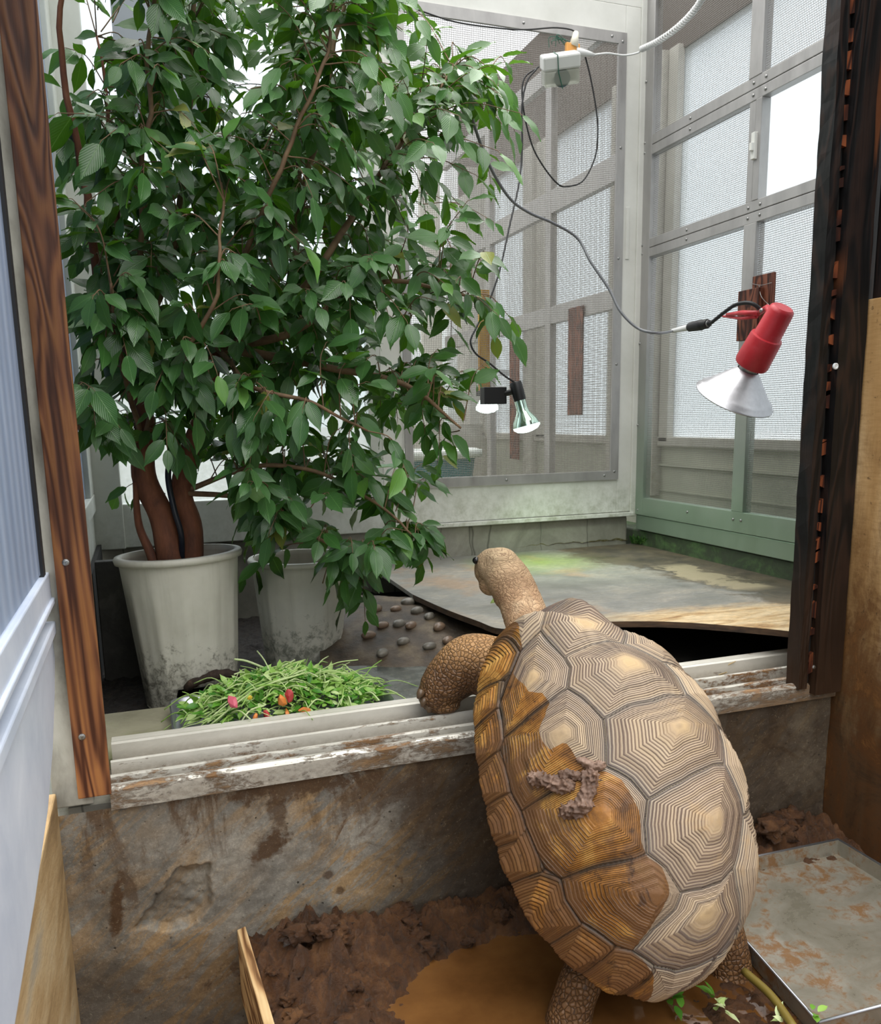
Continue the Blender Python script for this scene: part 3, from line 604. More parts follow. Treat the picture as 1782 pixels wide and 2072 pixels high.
film = t.noise(t.co(loc=(2, 5, 1)), 5.5, 8, .68, .7); fm = t.mr(t.ma('ADD', film, t.mr(t.xyz(c)[2], .15, -.35, 0, .07)), .49, .56)
wc_ = t.mix(t.ma('MULTIPLY', fm, .86), wc_, '6a4a2f')
fl_ = t.noise(t.co(loc=(7, 1, 3)), 26, 8, .75, .8); wc_ = t.mix(t.mr(fl_, .58, .64, 0, .7), wc_, '33221a')
wmask = t.mr(t.ma('ADD', wt, t.ma('MULTIPLY', t.ma('SUBTRACT', nB, .5), .35)), .42, .58)
dust = t.mr(t.noise(t.co(loc=(1, 9, 3)), 7, 6, .7), .58, .70, 0, .5); dry = t.mix(dust, dry, 'b8976a')
col = t.mix(wmask, dry, wc_)
col = t.mix(t.ma('POWER', sm_, 1.6), col, t.mix(wmask, '3a322d', '352a20'))
h = t.ma('ADD', t.ma('MULTIPLY', t.ma('SUBTRACT', 0., line), t.mr(fm, 0, 1, 1, .35)), t.ma('MULTIPLY', nD, .35)); h = t.ma('ADD', h, t.ma('MULTIPLY', nB, .4))
M['shell'] = t.done(t.pbr(col, t.mr(wmask, 0, 1, .72, .42), t.bump(h, .75, .0022), Specular_IOR_Level=.4))

tort = thing('tortoise', 'big muddy tortoise climbing from the mud over the low wall with its neck stretched out', 'tortoise', (float(TC[0]), float(TC[1]), -.5))
SWw = SW@RN.T+TC
# closing plastron follows the curl; the rim itself stays inside the body
shell = grid_obj('carapace', SWw, M['shell'], tort, dict(ring=Gc, rings=RC, wet=WET, seam=seam, scute=RID*3.7))
def loc2w(p): return Vector(RN@np.array(p)+TC)
def uvpt(u, v, lift=0.):
    i = np.argmin((Ud-u)**2+(Vd-v)**2); k = np.unravel_index(i, Ud.shape); return Vector(SWw[k])+Vector(RN@SN[k])*lift, Vector(RN@SN[k])

# body: one continuous skin grown round all limbs
B = MB()
def limb(pts, n=20):
    cs_ = [Vector(p[0]) for p in pts]; rs = [p[1] for p in pts]
    sp_ = spline(cs_, 7); ri = np.interp(np.linspace(0, len(rs)-1, len(sp_)), range(len(rs)), rs)
    B.tube(sp_, list(ri), n)
    for p, r in (pts[0], pts[-1]):
        bm = bmesh.new(); bmesh.ops.create_uvsphere(bm, u_segments=n, v_segments=12, radius=r)
        B.add([v.co+Vector(p) for v in bm.verts], [tuple(v.index for v in f.verts) for f in bm.faces]); bm.free()
def ell(c_, r, m=None):
    bm = bmesh.new(); bmesh.ops.create_uvsphere(bm, u_segments=32, v_segments=18, radius=1)
    vs = [Vector((v.co.x*r[0], v.co.y*r[1], v.co.z*r[2])) for v in bm.verts]
    if m is not None: vs = [m@v for v in vs]
    B.add([Vector(c_)+v for v in vs], [tuple(v.index for v in f.verts) for f in bm.faces]); bm.free()
ell(loc2w((0, 0, .03)), (.235, .37, .12), RM)
ell(loc2w((0, 0, .10)), (.20, .32, .16), RM)
LIMBS = dict(
 fl=[(ony(1050, 1370, 1.90), .07), (ony(998, 1352, 1.95), .084), (ony(952, 1342, 1.985), .078), (ony(915, 1368, 2.0), .070), (ony(892, 1392, 2.0), .060), (ony(884, 1404, 2.0), .052)],
 fr=[(loc2w((.14, .28, .0)), .06), (Vector((1.16, 1.93, .08)), .05), (Vector((1.20, 2.0, .06)), .045), (Vector((1.21, 2.03, .04)), .04)],
 rl=[(ony(1235, 1890, 1.50), .06), (ony(1185, 1965, 1.43), .046), (ony(1162, 2020, 1.41), .045), (ony(1148, 2075, 1.40), .050), (ony(1140, 2110, 1.40), .050)],
 rr=[(ony(1420, 1800, 1.55), .06), (ony(1452, 1860, 1.46), .05), (ony(1468, 1915, 1.43), .050), (ony(1475, 1960, 1.42), .052), (ony(1478, 1982, 1.41), .048)],
 nk=[(ony(1090, 1330, 1.93), .068), (ony(1068, 1262, 2.0), .062), (ony(1050, 1212, 2.06), .060), (ony(1031, 1177, 2.10), .063), (ony(1014, 1154, 2.13), .060), (ony(996, 1142, 2.155), .047)])
for k_, v_ in LIMBS.items(): limb(v_)
hd = ony(1003, 1152, 2.15)
ell(ony(1006, 1150, 2.145), (.056, .062, .050)); ell(ony(986, 1152, 2.175), (.037, .045, .046)); ell(ony(975, 1137, 2.17), (.022, .024, .022))
ell(ony(993, 1183, 2.155), (.034, .042, .032)); ell(ony(969, 1156, 2.185), (.014, .016, .028))
ell(ony(1012, 1132, 2.13), (.048, .05, .034)); ell(ony(1022, 1205, 2.09), (.034, .04, .04))
ell(ony(1335, 1975, 1.40), (.028, .05, .03))
ell(ony(895, 1425, 2.0), (.048, .05, .022)); ell(ony(1142, 2118, 1.39), (.058, .06, .03)); ell(ony(1480, 1990, 1.40), (.058, .055, .028))
me0 = bpy.data.meshes.new('body'); me0.from_pydata(B.v, [], B.f); ob0 = bpy.data.objects.new('body', me0); COL.objects.link(ob0)
rm = ob0.modifiers.new('remesh', 'REMESH'); rm.mode = 'VOXEL'; rm.voxel_size = .0042; rm.use_smooth_shade = True
smd = ob0.modifiers.new('smooth', 'SMOOTH'); smd.factor = .6; smd.iterations = 9
bpy.context.view_layer.update()
me1 = bpy.data.meshes.new_from_object(ob0.evaluated_get(bpy.context.evaluated_depsgraph_get())); me1.name = 'tortoise_body'
bpy.data.objects.remove(ob0); bpy.data.meshes.remove(me0)
co_ = np.zeros(len(me1.vertices)*3); me1.vertices.foreach_get('co', co_); co_ = co_.reshape(-1, 3)
no_ = np.zeros(len(me1.vertices)*3); me1.vertices.foreach_get('normal', no_); no_ = no_.reshape(-1, 3)
def dseg(Pt, pts):
    d = np.full(len(Pt), 9.); s_ = np.zeros(len(Pt)); 
    for i in range(len(pts)-1):
        a_ = np.array(pts[i][0]); b2 = np.array(pts[i+1][0]); ab = b2-a_; tt = np.clip(((Pt-a_)@ab)/(ab@ab), 0, 1); dd = np.linalg.norm(Pt-a_-tt[:, None]*ab, axis=1)
        s_ = np.where(dd < d, (i+tt)/(len(pts)-1), s_); d = np.minimum(d, dd)
    return d, s_
dn, sn_ = dseg(co_, LIMBS['nk']); dl_ = np.min([dseg(co_, LIMBS[k])[0] for k in ('fl', 'fr', 'rl', 'rr')], axis=0)
legm = 1/(1+np.exp(-(dn-dl_)*60)); legm[(dn < .075) & (dl_ > .05)] *= .2
# neck folds
fold = np.sin(sn_*150+6*np.array([mnoise.noise(Vector(p)*22) for p in co_]))*np.clip((.07-dn)/.02, 0, 1)*np.clip((.75-sn_)*4, 0, 1)
co_ += no_*(fold*.0009)[:, None]
me1.vertices.foreach_set('co', co_.reshape(-1))
at = me1.attributes.new('leg', 'FLOAT', 'POINT'); at.data.foreach_set('value', legm.astype(np.float32))
me1.polygons.foreach_set('use_smooth', [True]*len(me1.polygons))
t = NT('tortoise_skin'); c = t.co(); lg = t.attr('leg')
wr_ = t.n('Mapping', Vector=t.mix(.10, c, t.n('TexNoise', None, 1, Vector=c, Scale=14.)), Rotation=(.3, .5, .4), Scale=(1, 1, 1.7))
v1 = t.n('TexVoronoi', {'feature': 'DISTANCE_TO_EDGE'}, 0, Vector=wr_, Scale=70.); v1b = t.n('TexVoronoi', {'feature': 'DISTANCE_TO_EDGE'}, 0, Vector=wr_, Scale=210.)
v2 = t.n('TexVoronoi', {'feature': 'DISTANCE_TO_EDGE'}, 0, Vector=c, Scale=92., Randomness=.75)
nA = t.noise(c, 14, 5, .6); nB = t.noise(c, 80, 5, .6)
nk = t.ramp(nA, (.3, 'a07c5c'), (.5, 'c09c78'), (.7, 'd4b692')); X = t.xyz(c)
nk = t.mix(t.mr(X[2], .27, .38, 0, .55), nk, 'b8a684')
nk = t.mix(t.mr(t.ma('MINIMUM', v1, t.ma('MULTIPLY', v1b, 1.6)), .07, .0, 0, .75), nk, '6b4e3a')
lgc = t.ramp(nA, (.3, '523823'), (.55, '7a5838'), (.75, '9a744c')); lgc = t.mix(t.mr(X[2], .11, .17, 0, .85), lgc, 'b88d5d')
lgc = t.mix(t.mr(v2, .085, .01, 0, .8), lgc, '2c1c11')
col = t.mix(lg, nk, lgc)
hh = t.mix(lg, t.ma('ADD', t.mr(v1, 0, .25), t.mr(v1b, 0, .3, 0, .5)), t.mr(v2, 0, .25, 0, 1.5))
M['skin'] = t.done(t.pbr(col, t.mr(lg, 0, 1, .7, .45), t.bump(t.ma('ADD', hh, t.ma('MULTIPLY', nB, .4)), .8, .0024), Specular_IOR_Level=.35))
me1.materials.append(M['skin']); body = bpy.data.objects.new('body', me1); COL.objects.link(body); body.parent = tort
# eye with lid, claws, mud
ep = ony(963, 1134, 2.165)
eb = MB().blob(ep, .0105, 0, sub=3).out('eye', simple('eye_black', '0b0907', .08), tort, smooth=True, lab='glossy dark eye')
claw = simple('claw_horn', '5a4734', .35)
for k, q in enumerate(((843, 1412), (850, 1428), (862, 1440), (880, 1446))):
    p = ony(q[0]+6, q[1]-6, 1.975); d = Vector((-.55+.2*k, -.35, -.7)).normalized()
    MB().tube([p-d*.012, p, p+d*.011], [.011, .010, .004], 8).out('claw', claw, tort, smooth=True)
t = NT('wet_mud'); c = t.co(); n1 = t.noise(c, 22, 8, .7, .4); n2 = t.noise(c, 5, 5, .6)
col = t.ramp(n1, (.3, '3d2819'), (.55, '6b4a33'), (.75, '8a6a52')); col = t.mix(t.mr(n2, .45, .7, 0, .4), col, '4a3020')
M['mud'] = t.done(t.pbr(col, t.mr(n2, .3, .7, .22, .5), t.bump(t.noise(c, 90, 6, .7), .6, .005), Specular_IOR_Level=.5))
M['mudL'] = mottled('drying_mud', [(.3, '4a3426'), (.55, '6e5444'), (.75, '947b6b')], 30, .6, .6, 120, .003)
for (pts, r0) in ((((-.05, -.77), (-.08, -.72), (-.11, -.67), (-.13, -.63)), .018), (((-.06, -.58), (-.09, -.54), (-.09, -.50)), .013), (((-.12, -.55), (-.17, -.57), (-.21, -.60), (-.2, -.66)), .020), (((-.08, -.66), (-.10, -.60)), .012)):
    mb = MB(); rng = random.Random(len(pts)*31+int(r0*1000))
    n_ = len(pts)*3; pu = np.interp(np.linspace(0, 1, n_), np.linspace(0, 1, len(pts)), [p[0] for p in pts]); pv = np.interp(np.linspace(0, 1, n_), np.linspace(0, 1, len(pts)), [p[1] for p in pts])
    for k in range(n_):
        q, nn_ = uvpt(pu[k]+rng.uniform(-.008, .008), pv[k]+rng.uniform(-.008, .008), .0)
        mb.blob(q, r0*rng.uniform(.5, .9), 1.0, 3.2, 4, (1, 1, .8), k+int(r0*3000))
    o = mb.out('mud_clump', M['mudL'], tort, smooth=True)
    mm = o.modifiers.new('remesh', 'REMESH'); mm.mode = 'VOXEL'; mm.voxel_size = .0022; mm.use_smooth_shade = True
adopt(tort)

# ================================================================ ficus
rng = random.Random(11)
M['bark'] = mottled('ficus_bark', [(.3, '4a2a1c'), (.55, '7a4a32'), (.8, '9a6a4c')], 20, .75, .7, 60, .004, (1, 1, .35))
M['twig'] = mottled('ficus_twig', [(.3, '5b4430'), (.7, '8a6f52')], 20, .7)
t = NT('ficus_leaf'); uv = t.n('UVMap', None, 0); X = t.xyz(uv); r_ = t.attr('rnd')
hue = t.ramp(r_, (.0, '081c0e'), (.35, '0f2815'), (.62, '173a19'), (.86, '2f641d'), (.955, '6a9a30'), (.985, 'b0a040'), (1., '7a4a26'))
mid = t.mr(t.ma('ABSOLUTE', t.ma('SUBTRACT', X[0], .5)), .0, .035, .55, 0); vein = t.ma('SINE', t.ma('ADD', t.ma('MULTIPLY', X[1], 60.), t.ma('MULTIPLY', t.ma('ABSOLUTE', t.ma('SUBTRACT', X[0], .5)), -70.)))
col = t.mix(mid, hue, '6f9a52'); col = t.mix(t.mr(vein, .6, 1, 0, .12), col, '5a8a48')
geo = t.n('NewGeometry', None, None).outputs['Backfacing']; col2 = t.mix(t.ma('MULTIPLY', geo, .45), col, '5a8a4c')
nb = t.bump(t.ma('ADD', t.ma('MULTIPLY', mid, -1.), t.ma('MULTIPLY', vein, .15)), .35, .002)
pb = t.pbr(col2, t.mr(r_, 0, 1, .22, .36), nb, Specular_IOR_Level=.55); tl = t.n('BsdfTranslucent', None, 0, Color=t.mix(.5, t.mix(.55, col, '4c8a12'), '78b020'))
M['leaf'] = t.done(t.n('MixShader', None, 0, i0=.24, i1=pb, i2=tl))
PCn = ony(380, 1250, 2.64)                                  # pot axis
base = Vector((PCn.x-.02, PCn.y+.02, .30))
tree = thing('ficus_tree', 'big weeping fig with glossy dark green leaves growing from the white pot on the left', 'tree', (base.x, base.y, .30))
tr = MB()
tr.tube(spline([base+Vector((-.005, 0, -.08)), base+Vector((-.02, 0, .08)), base+Vector((-.035, .01, .18)), base+Vector((-.075, .02, .30)), base+Vector((-.06, .03, .46)), base+Vector((-.08, .05, .62))], 6), list(np.interp(np.linspace(0, 1, 31), [0, .3, .6, 1], [.046, .038, .036, .022])), 14)
tr.tube(spline([base+Vector((.03, .02, -.08)), base+Vector((.05, .03, .12)), base+Vector((.03, .04, .24)), base+Vector((.07, .05, .38)), base+Vector((.13, .05, .52)), base+Vector((.16, .06, .68))], 6), list(np.interp(np.linspace(0, 1, 31), [0, .4, 1], [.040, .034, .020])), 12)
tr.tube(spline([base+Vector((-.05, .0, -.08)), base+Vector((-.07, 0, .05)), base+Vector((-.10, .02, .15)), base+Vector((-.10, .0, .28))], 6), list(np.interp(np.linspace(0, 1, 19), [0, 1], [.018, .008])), 8)
tr.out('trunk', M['bark'], tree, smooth=True)
# crown volume, traced as overlapping leafy masses (x, y, z, radius)
def pt(px, py, Y): return ony(px, py, Y)
poly = [(118, -170), (110, 90), (118, 260), (118, 420), (140, 600), (150, 700), (168, 830), (225, 900), (235, 1000), (330, 1010), (420, 960), (480, 1040), (440, 1110), (500, 1130), (490, 1180), (560, 1080), (625, 1190), (690, 1235), (750, 1270), (770, 1240), (760, 1120), (900, 1165), (900, 1120), (870, 1070), (850, 1020), (820, 960), (940, 980), (930, 900), (880, 860), (980, 770), (1010, 690), (1075, 680), (1060, 630), (1000, 600), (1120, 555), (1040, 530), (1000, 470), (1040, 400), (985, 330), (1060, 260), (1030, 130), (930, 85), (850, 50), (830, -170)]
holes = [(985, 690, 42), (990, 620, 30), (960, 760, 34), (300, 830, 30), (420, 880, 42), (300, 950, 55), (400, 960, 50), (320, 1030, 60), (430, 1020, 38), (800, 1060, 24), (690, 910, 26), (520, 900, 20), (460, 950, 20), (165, 110, 80), (200, 20, 90), (130, 260, 26), (270, 60, 30), (480, 90, 26), (620, 150, 20), (420, 220, 18), (760, 220, 20), (660, 30, 24), (250, 180, 28), (250, 300, 22), (170, 330, 28), (560, 40, 25), (720, 60, 26), (640, 470, 16), (880, 330, 20), (160, 560, 14), (350, 40, 24), (930, 830, 26), (1060, 600, 22)]
def in2(x, y, P_):
    ins = False
    for i in range(len(P_)):
        (x1, y1), (x2, y2) = P_[i], P_[(i+1) % len(P_)]
        if (y1 > y) != (y2 > y) and x < (x2-x1)*(y-y1)/(y2-y1)+x1: ins = not ins
    return ins
targets = []
while len(targets) < 900:
    x, y = rng.uniform(100, 1130), rng.uniform(-170, 1310)
    if not in2(x, y, poly): continue
    if any(math.hypot(x-a, y-b) < r for a, b, r in holes) and rng.random() < .93: continue
    if y > 860 and x < 460 and rng.random() < .45: continue
    if x > 820 and rng.random() < .35: continue
    if y > 1050 and x < 800 and rng.random() < .5: continue
    f_ = rng.random()
    Y = 2.28+1.02*f_**1.15
    if x > 850 and y > 520: Y = rng.uniform(2.35, 2.9)
    if y > 1000: Y = rng.uniform(2.30, 2.75)
    if x < 240: Y = rng.uniform(2.25, 3.3)
    p = pt(x, y, Y)
    if p.x < XL+.07: continue
    if y > 1100 and x < 500 and p.z < .36: continue
    targets.append(p)
# limbs
T1 = base+Vector((-.08, .05, .62)); T2 = base+Vector((.16, .06, .68)); T0 = base+Vector((.03, .04, .24)); T3 = base+Vector((-.07, .03, .40))
LIMB = [(T1, [(.0, 2.9, 1.3), (-.03, 2.95, 1.9)]), (T1, [(-.08, 2.6, 1.2), (-.10, 2.55, 1.7), (-.08, 2.5, 2.1)]), (T1, [(.15, 2.75, 1.3), (.22, 2.7, 1.8), (.3, 2.7, 2.4)]), (T2, [(.45, 2.7, 1.25), (.62, 2.7, 1.75), (.72, 2.7, 2.3)]),
        (T2, [(.50, 2.6, 1.15), (.75, 2.6, 1.5), (1.0, 2.65, 1.82)]), (T2, [(.42, 2.55, 1.0), (.7, 2.5, 1.15), (.98, 2.5, 1.12)]), (T2, [(.5, 2.9, 1.2), (.6, 3.1, 1.7), (.6, 3.15, 2.2)]), (T2, [(.5, 2.6, .92), (.78, 2.5, .85), (.93, 2.45, .72)]),
        (T0, [(.30, 2.55, .52), (.48, 2.5, .40), (.62, 2.46, .32)]), (T0, [(.35, 2.6, .62), (.6, 2.55, .55), (.82, 2.5, .36)]), (T3, [(-.04, 2.45, .95), (-.05, 2.35, 1.1)]), (T3, [(.1, 2.4, .9), (.2, 2.3, 1.05), (.25, 2.3, 1.3)]),
        (T1, [(.05, 2.45, 1.3), (.1, 2.4, 1.7), (.15, 2.4, 2.1)]), (T2, [(.35, 2.4, 1.3), (.5, 2.35, 1.6), (.6, 2.4, 1.9)]), (T3, [(-.13, 2.5, .72), (-.14, 2.42, .8)]), (T2, [(.3, 2.4, .85), (.45, 2.32, .8), (.6, 2.35, .72)])]
nodes = []; 
for k, (s_, pts_) in enumerate(LIMB):
    sp_ = spline([s_]+[Vector(p) for p in pts_], 9); r0 = .016 if k < 8 else .009
    sp_ = [p+Vector((nz(p.x*5, p.y*5, p.z*5+k), nz(p.z*5, k, 3), 0))*.02*min(1, i/6) for i, p in enumerate(sp_)]
    MB().tube(sp_, list(np.linspace(r0, .0035, len(sp_))), 8).out('branch', M['bark'] if k < 2 else M['twig'], tree, smooth=True)
    nodes += sp_[2:]
NV = np.array([tuple(p) for p in nodes])
LV, LF, LUV, LR = [], [], [], []
def leaf(p, d, nrm, L, rnd):
    d = d.normalized(); s_ = d.cross(nrm)
    if s_.length < 1e-3: s_ = d.orthogonal()
    s_.normalize(); n_ = s_.cross(d).normalized()
    w = L*rng.uniform(.19, .26); cup = rng.uniform(.10, .42); curl = rng.uniform(.1, .5); wav = rng.uniform(-.06, .06); ph_ = rng.uniform(0, 6)
    o = len(LV); prof_ = [(0, .0), (.08, .45), (.25, .88), (.45, 1.), (.62, .86), (.78, .5), (.88, .2), (1., .0)]
    for i, (tt, ww) in enumerate(prof_):
        c_ = p+d*(tt*L)-n_*(curl*L*.45*tt*tt)
        for sd in (-1, 0, 1):
            LV.append(tuple(c_+s_*(sd*w*ww)+n_*(abs(sd)*w*ww*cup+sd*wav*L*math.sin(tt*7+ph_)*.35+abs(sd)*L*.018*math.sin(tt*14+ph_+sd))))
            LUV.append((.5+sd*.5*ww, tt)); LR.append(rnd)
    for i in range(len(prof_)-1):
        a = o+i*3
        LF.append((a, a+3, a+4, a+1)); LF.append((a+1, a+4, a+5, a+2))
TW = MB()
cen_ = Vector((.15, 2.7, .8))
for p in targets:
    dd = NV-np.array(p); dist = np.linalg.norm(dd*np.array([1, 1, .9]), axis=1)+np.maximum(NV[:, 2]-p.z-.1, 0)*.6
    j = int(np.argmin(dist+np.random.RandomState(len(LV) % 9999).rand(len(dist))*.06)); s_ = Vector(NV[j])
    v = p-s_
    if v.length < .06: s_ = p-Vector((rng.uniform(-1, 1), rng.uniform(-1, 0), .4)).normalized()*.12; v = p-s_
    if v.length > .30: s_ = p-v.normalized()*.30; 
    midp = (s_+p)*.5+Vector((rng.uniform(-.02, .02), rng.uniform(-.02, .02), .035))
    sp_ = spline([s_, midp, p], 5)
    TW.tube(sp_, list(np.linspace(.0022, .0010, len(sp_))), 5, cap=False)
    nl = rng.randint(5, 7); 
    for k in range(nl):
        f_ = 1-(k/nl)*.80; i = min(int(f_*(len(sp_)-1)), len(sp_)-2); q = sp_[i].lerp(sp_[i+1], f_*(len(sp_)-1)-i)
        ax = (sp_[i+1]-sp_[i]).normalized(); side = ax.cross(Vector((0, 0, 1))); side = side.normalized() if side.length > .1 else Vector((1, 0, 0))
        sgn = 1 if k % 2 else -1
        if k == 0: d = ax*1.0+Vector((0, 0, -.6))
        else: d = ax*rng.uniform(.2, .7)+side*sgn*rng.uniform(.5, 1.0)+Vector((rng.uniform(-.3, .3), rng.uniform(-.45, .15), rng.uniform(-1.15, .05)))
        nrm = Vector((rng.uniform(-.6, .6), rng.uniform(-1.1, .1), rng.uniform(.3, 1.1)))
        L = rng.choice([.066, .08, .088, .096, .106])*rng.uniform(.88, 1.1)
        q2 = q+d.normalized()*.012
        TW.tube([q, q2], [.0009, .0008], 4, cap=False)
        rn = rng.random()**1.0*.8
        if (p.z > 1.35 or p.x > .72) and rng.random() < .5: rn = rng.uniform(.62, .92)  # upper and right-hand leaves coloured yellower to stand for backlight
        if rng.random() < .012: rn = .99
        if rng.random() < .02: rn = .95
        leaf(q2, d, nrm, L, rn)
LV = [(max(v[0], XL+.02), v[1], v[2]) for v in LV]
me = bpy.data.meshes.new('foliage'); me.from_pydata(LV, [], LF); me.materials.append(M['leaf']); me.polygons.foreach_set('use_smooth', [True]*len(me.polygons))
at = me.attributes.new('rnd', 'FLOAT', 'POINT'); at.data.foreach_set('value', np.array(LR, np.float32))
ul = me.uv_layers.new(name='UVMap'); li = np.zeros(len(me.loops), int); me.loops.foreach_get('vertex_index', li); ul.data.foreach_set('uv', np.array(LUV)[li].reshape(-1))
fo = bpy.data.objects.new('foliage', me); COL.objects.link(fo); fo.parent = tree
TW.out('twigs', M['twig'], tree, smooth=True, recalc=False)
adopt(tree)

# ================================================================ pots, floor things
def pot_mat(name, stain):
    t = NT(name); c = t.co(); X = t.xyz(c); n1 = t.noise(c, 34, 8, .78, .3); n2 = t.noise(c, 5, 4, .6)
    col = t.ramp(n2, (.3, 'b9b6a8'), (.7, 'd0cec2'))
    low = t.mr(X[2], .17, -.02, 0, .22)
    m = t.mr(t.ma('ADD', t.ma('ADD', t.ma('MULTIPLY', n1, .6), t.ma('MULTIPLY', n2, .35)), low), .60, .72)
    m2 = t.mr(t.ma('ADD', n1, low), .66, .80, 0, .85)
    st = t.noise(t.co((14, 14, .6)), 3, 4, .6); col = t.mix(t.mr(st, .5, .7, 0, .25), col, '9c9a88')
    col = t.mix(t.ma('MULTIPLY', m, .35), col, '8b8674'); col = t.mix(m2, col, stain)
    return t.done(t.pbr(col, .5, t.bump(n1, .2, .002), Specular_IOR_Level=.4))
def pot(name, lab, cx_, cy_, z0, h, rt, rb, facets, mat, tilt=(0, 0), notch=None):
    th = thing(name, lab, 'pot', (cx_, cy_, z0)); n = 96; vs = []; levels = [(0, 0), (.004, 1), (.06, 1), (.15, 1), (.3, 1), (.5, 1), (.68, 1), (.78, .6), (.86, .15), (.93, 0), (1., 0)]
    m_ = Matrix.Translation((cx_, cy_, z0))@Euler((tilt[0], tilt[1], 0)).to_matrix().to_4x4(); V = []
    outer = []
    for i, (f, fa) in enumerate(levels):
        r = rb+(rt-rb)*f
        for k in range(n):
            a = 2*math.pi*k/n; af = ((a*facets/(2*math.pi)) % 1)-.5; rr = r*(1-fa*.045*(1-math.cos(math.pi*af)**2 if abs(af) > .36 else 0)*0-fa*.028*(1 if abs(af) < .34 else max(0, 1-(abs(af)-.34)/.05)))
            z = f*h
            if notch and i < 3:
                da = abs((a-notch[0]+math.pi) % (2*math.pi)-math.pi)
                if da < notch[1]: z += notch[2]*(1-(da/notch[1])**2)*(1 if i == 0 else (.93 if i == 1 else .6))*(1+.25*math.sin(k*1.7))
            V.append(m_@Vector((rr*math.cos(a), rr*math.sin(a), z)))
    L = len(levels)
    for f in (1., .6, .15):
        for k in range(n):
            a = 2*math.pi*k/n; r = rb+(rt-rb)*f-.006; V.append(m_@Vector((r*math.cos(a), r*math.sin(a), f*h)))
    L2 = L+3
    F = [(i*n+k, i*n+(k+1) % n, (i+1)*n+(k+1) % n, (i+1)*n+k) for i in range(L2-1) for k in range(n)]
    mb = MB().add(V, F); mb.out('shell', mat, th, smooth='auto')
    MB().lathe([(rt, h*.955), (rt+.010, h*.958), (rt+.013, h*.985), (rt+.009, h), (rt-.008, h+.001), (rt-.009, h*.96)], m_, 96, cap=False).out('rim', mat, th, smooth=True)
    MB().lathe([(.001, h*.86), (rt*.97-.006, h*.86)], m_, 48, cap=False).out('soil', M['mud'], th)
    adopt(th); return th
M['pot'] = pot_mat('weathered_white_plastic', '55534a'); M['pot2'] = pot_mat('weathered_grey_plastic', '6d7064')
pot('plant_pot', 'weathered white plastic pot holding the fig trunk, its lower edge broken open', PCn.x, PCn.y+.02, -.105, .465, .178, .140, 12, M['pot'], (math.radians(-1.5), math.radians(-1.5)), (math.radians(-78), .85, .10))
p2c = ony(612, 1250, 2.86)
pot('plant_pot', 'second greyish plastic pot half hidden by leaves behind the food tray', p2c.x, p2c.y, -.105, .395, .165, .132, 10, M['pot2'])
pb = MB().box((-.175, 2.98, -.12), (.14, 3.02, .30)).out('back_box', mottled('grimy_plastic', [(.3, '26241f'), (.6, '3d3a34'), (.8, '5a5850')], 9, .6), bev=.004); pb.name = 'planter_box'; tag(pb, 'grimy grey plastic box panel standing behind the white pot', 'box')
# stick under the pot and litter
st = MB().tube(spline([ony(375, 1392, 2.50), ony(400, 1378, 2.49), ony(440, 1366, 2.49), ony(475, 1364, 2.50), ony(520, 1372, 2.52)], 6), [.008, .011, .013, .014, .015, .014, .013, .012, .012, .014, .015, .016, .017, .017, .016, .015, .013, .012, .010, .009, .008, .007, .006, .005, .003], 10)
for i, v in enumerate(st.v): st.v[i] = tuple(Vector(v)+Vector((nz(v[0]*60, v[1]*60, 1), 0, nz(v[0]*60, 3, v[2]*60)))*.006)
tag(st.out('driftwood', mottled('dark_driftwood', [(.3, '1c1410'), (.6, '3c2c20'), (.8, '5c4634')], 30, .8, .8, 80, .006), smooth=True), 'dark knotty piece of wood lying against the broken base of the white pot', 'wood')
sb = MB()
X_, Y_ = np.meshgrid(np.linspace(-.2, .615, 120), np.linspace(2.445, 3.74, 130), indexing='ij')
Pz = np.array([[-.112+.012*nz(x*30, y*30, 2)+.012*max(0, nz(x*6, y*6, 1)) for x, y in zip(a, b)] for a, b in zip(X_, Y_)])
so_ = grid_obj('soil', np.stack([X_, Y_, Pz], -1), mottled('black_soil', [(.3, '0c0a08'), (.6, '221a13'), (.8, '3a2e22')], 60, .85, .9, 90, .01)); tag(so_, 'dark soil and litter on the sunken floor around the pots', 'soil', kind='stuff')

# grey wet rubber mat with a small round puddle
t = NT('wet_grey_mat'); c = t.co(); n1 = t.noise(c, 7, 5, .6, .4); n2 = t.noise(c, 50, 5, .6)
col = t.ramp(n1, (.3, '3f433f'), (.5, '5f625d'), (.7, '7f817b')); col = t.mix(t.mr(n2, .5, .75, 0, .3), col, '8f8a7a')
M['mat'] = t.done(t.pbr(col, t.mr(n1, .35, .6, .12, .45), t.bump(n2, .25, .002), Specular_IOR_Level=.6))
gm = [ony(480, 1400, 2.42), ony(560, 1368, 2.5)]
mm_ = MB().extr([(.12, 2.30, -.049), (.98, 2.14, -.049), (1.06, 2.42, -.049), (.86, 2.62, -.049), (.36, 2.66, -.049)], (0, 0, .007)).out('rubber_mat', M['mat'], bev=.002)
tag(mm_, 'wet dark grey rubber mat lying between food tray and pebbled ramp', 'mat')
pc_ = onz(735, 1382, -.041)
pd = MB().lathe([(.0005, .0032), (.045, .003), (.064, .0026), (.074, .0006), (.075, 0)], Matrix.Translation(pc_)@Matrix.Diagonal((1.05, .85, 1, 1)), 48, cap=False).out('water_puddle', NT('puddle_water').done, smooth=True) if False else None
t = NT('puddle_water'); M['puddle'] = t.done(t.pbr('5c5f5c', .02, t.bump(t.noise(t.co((1, 1, 1)), 14, 3, .5, .8), .5, .01), Specular_IOR_Level=1.0, Metallic=.35))
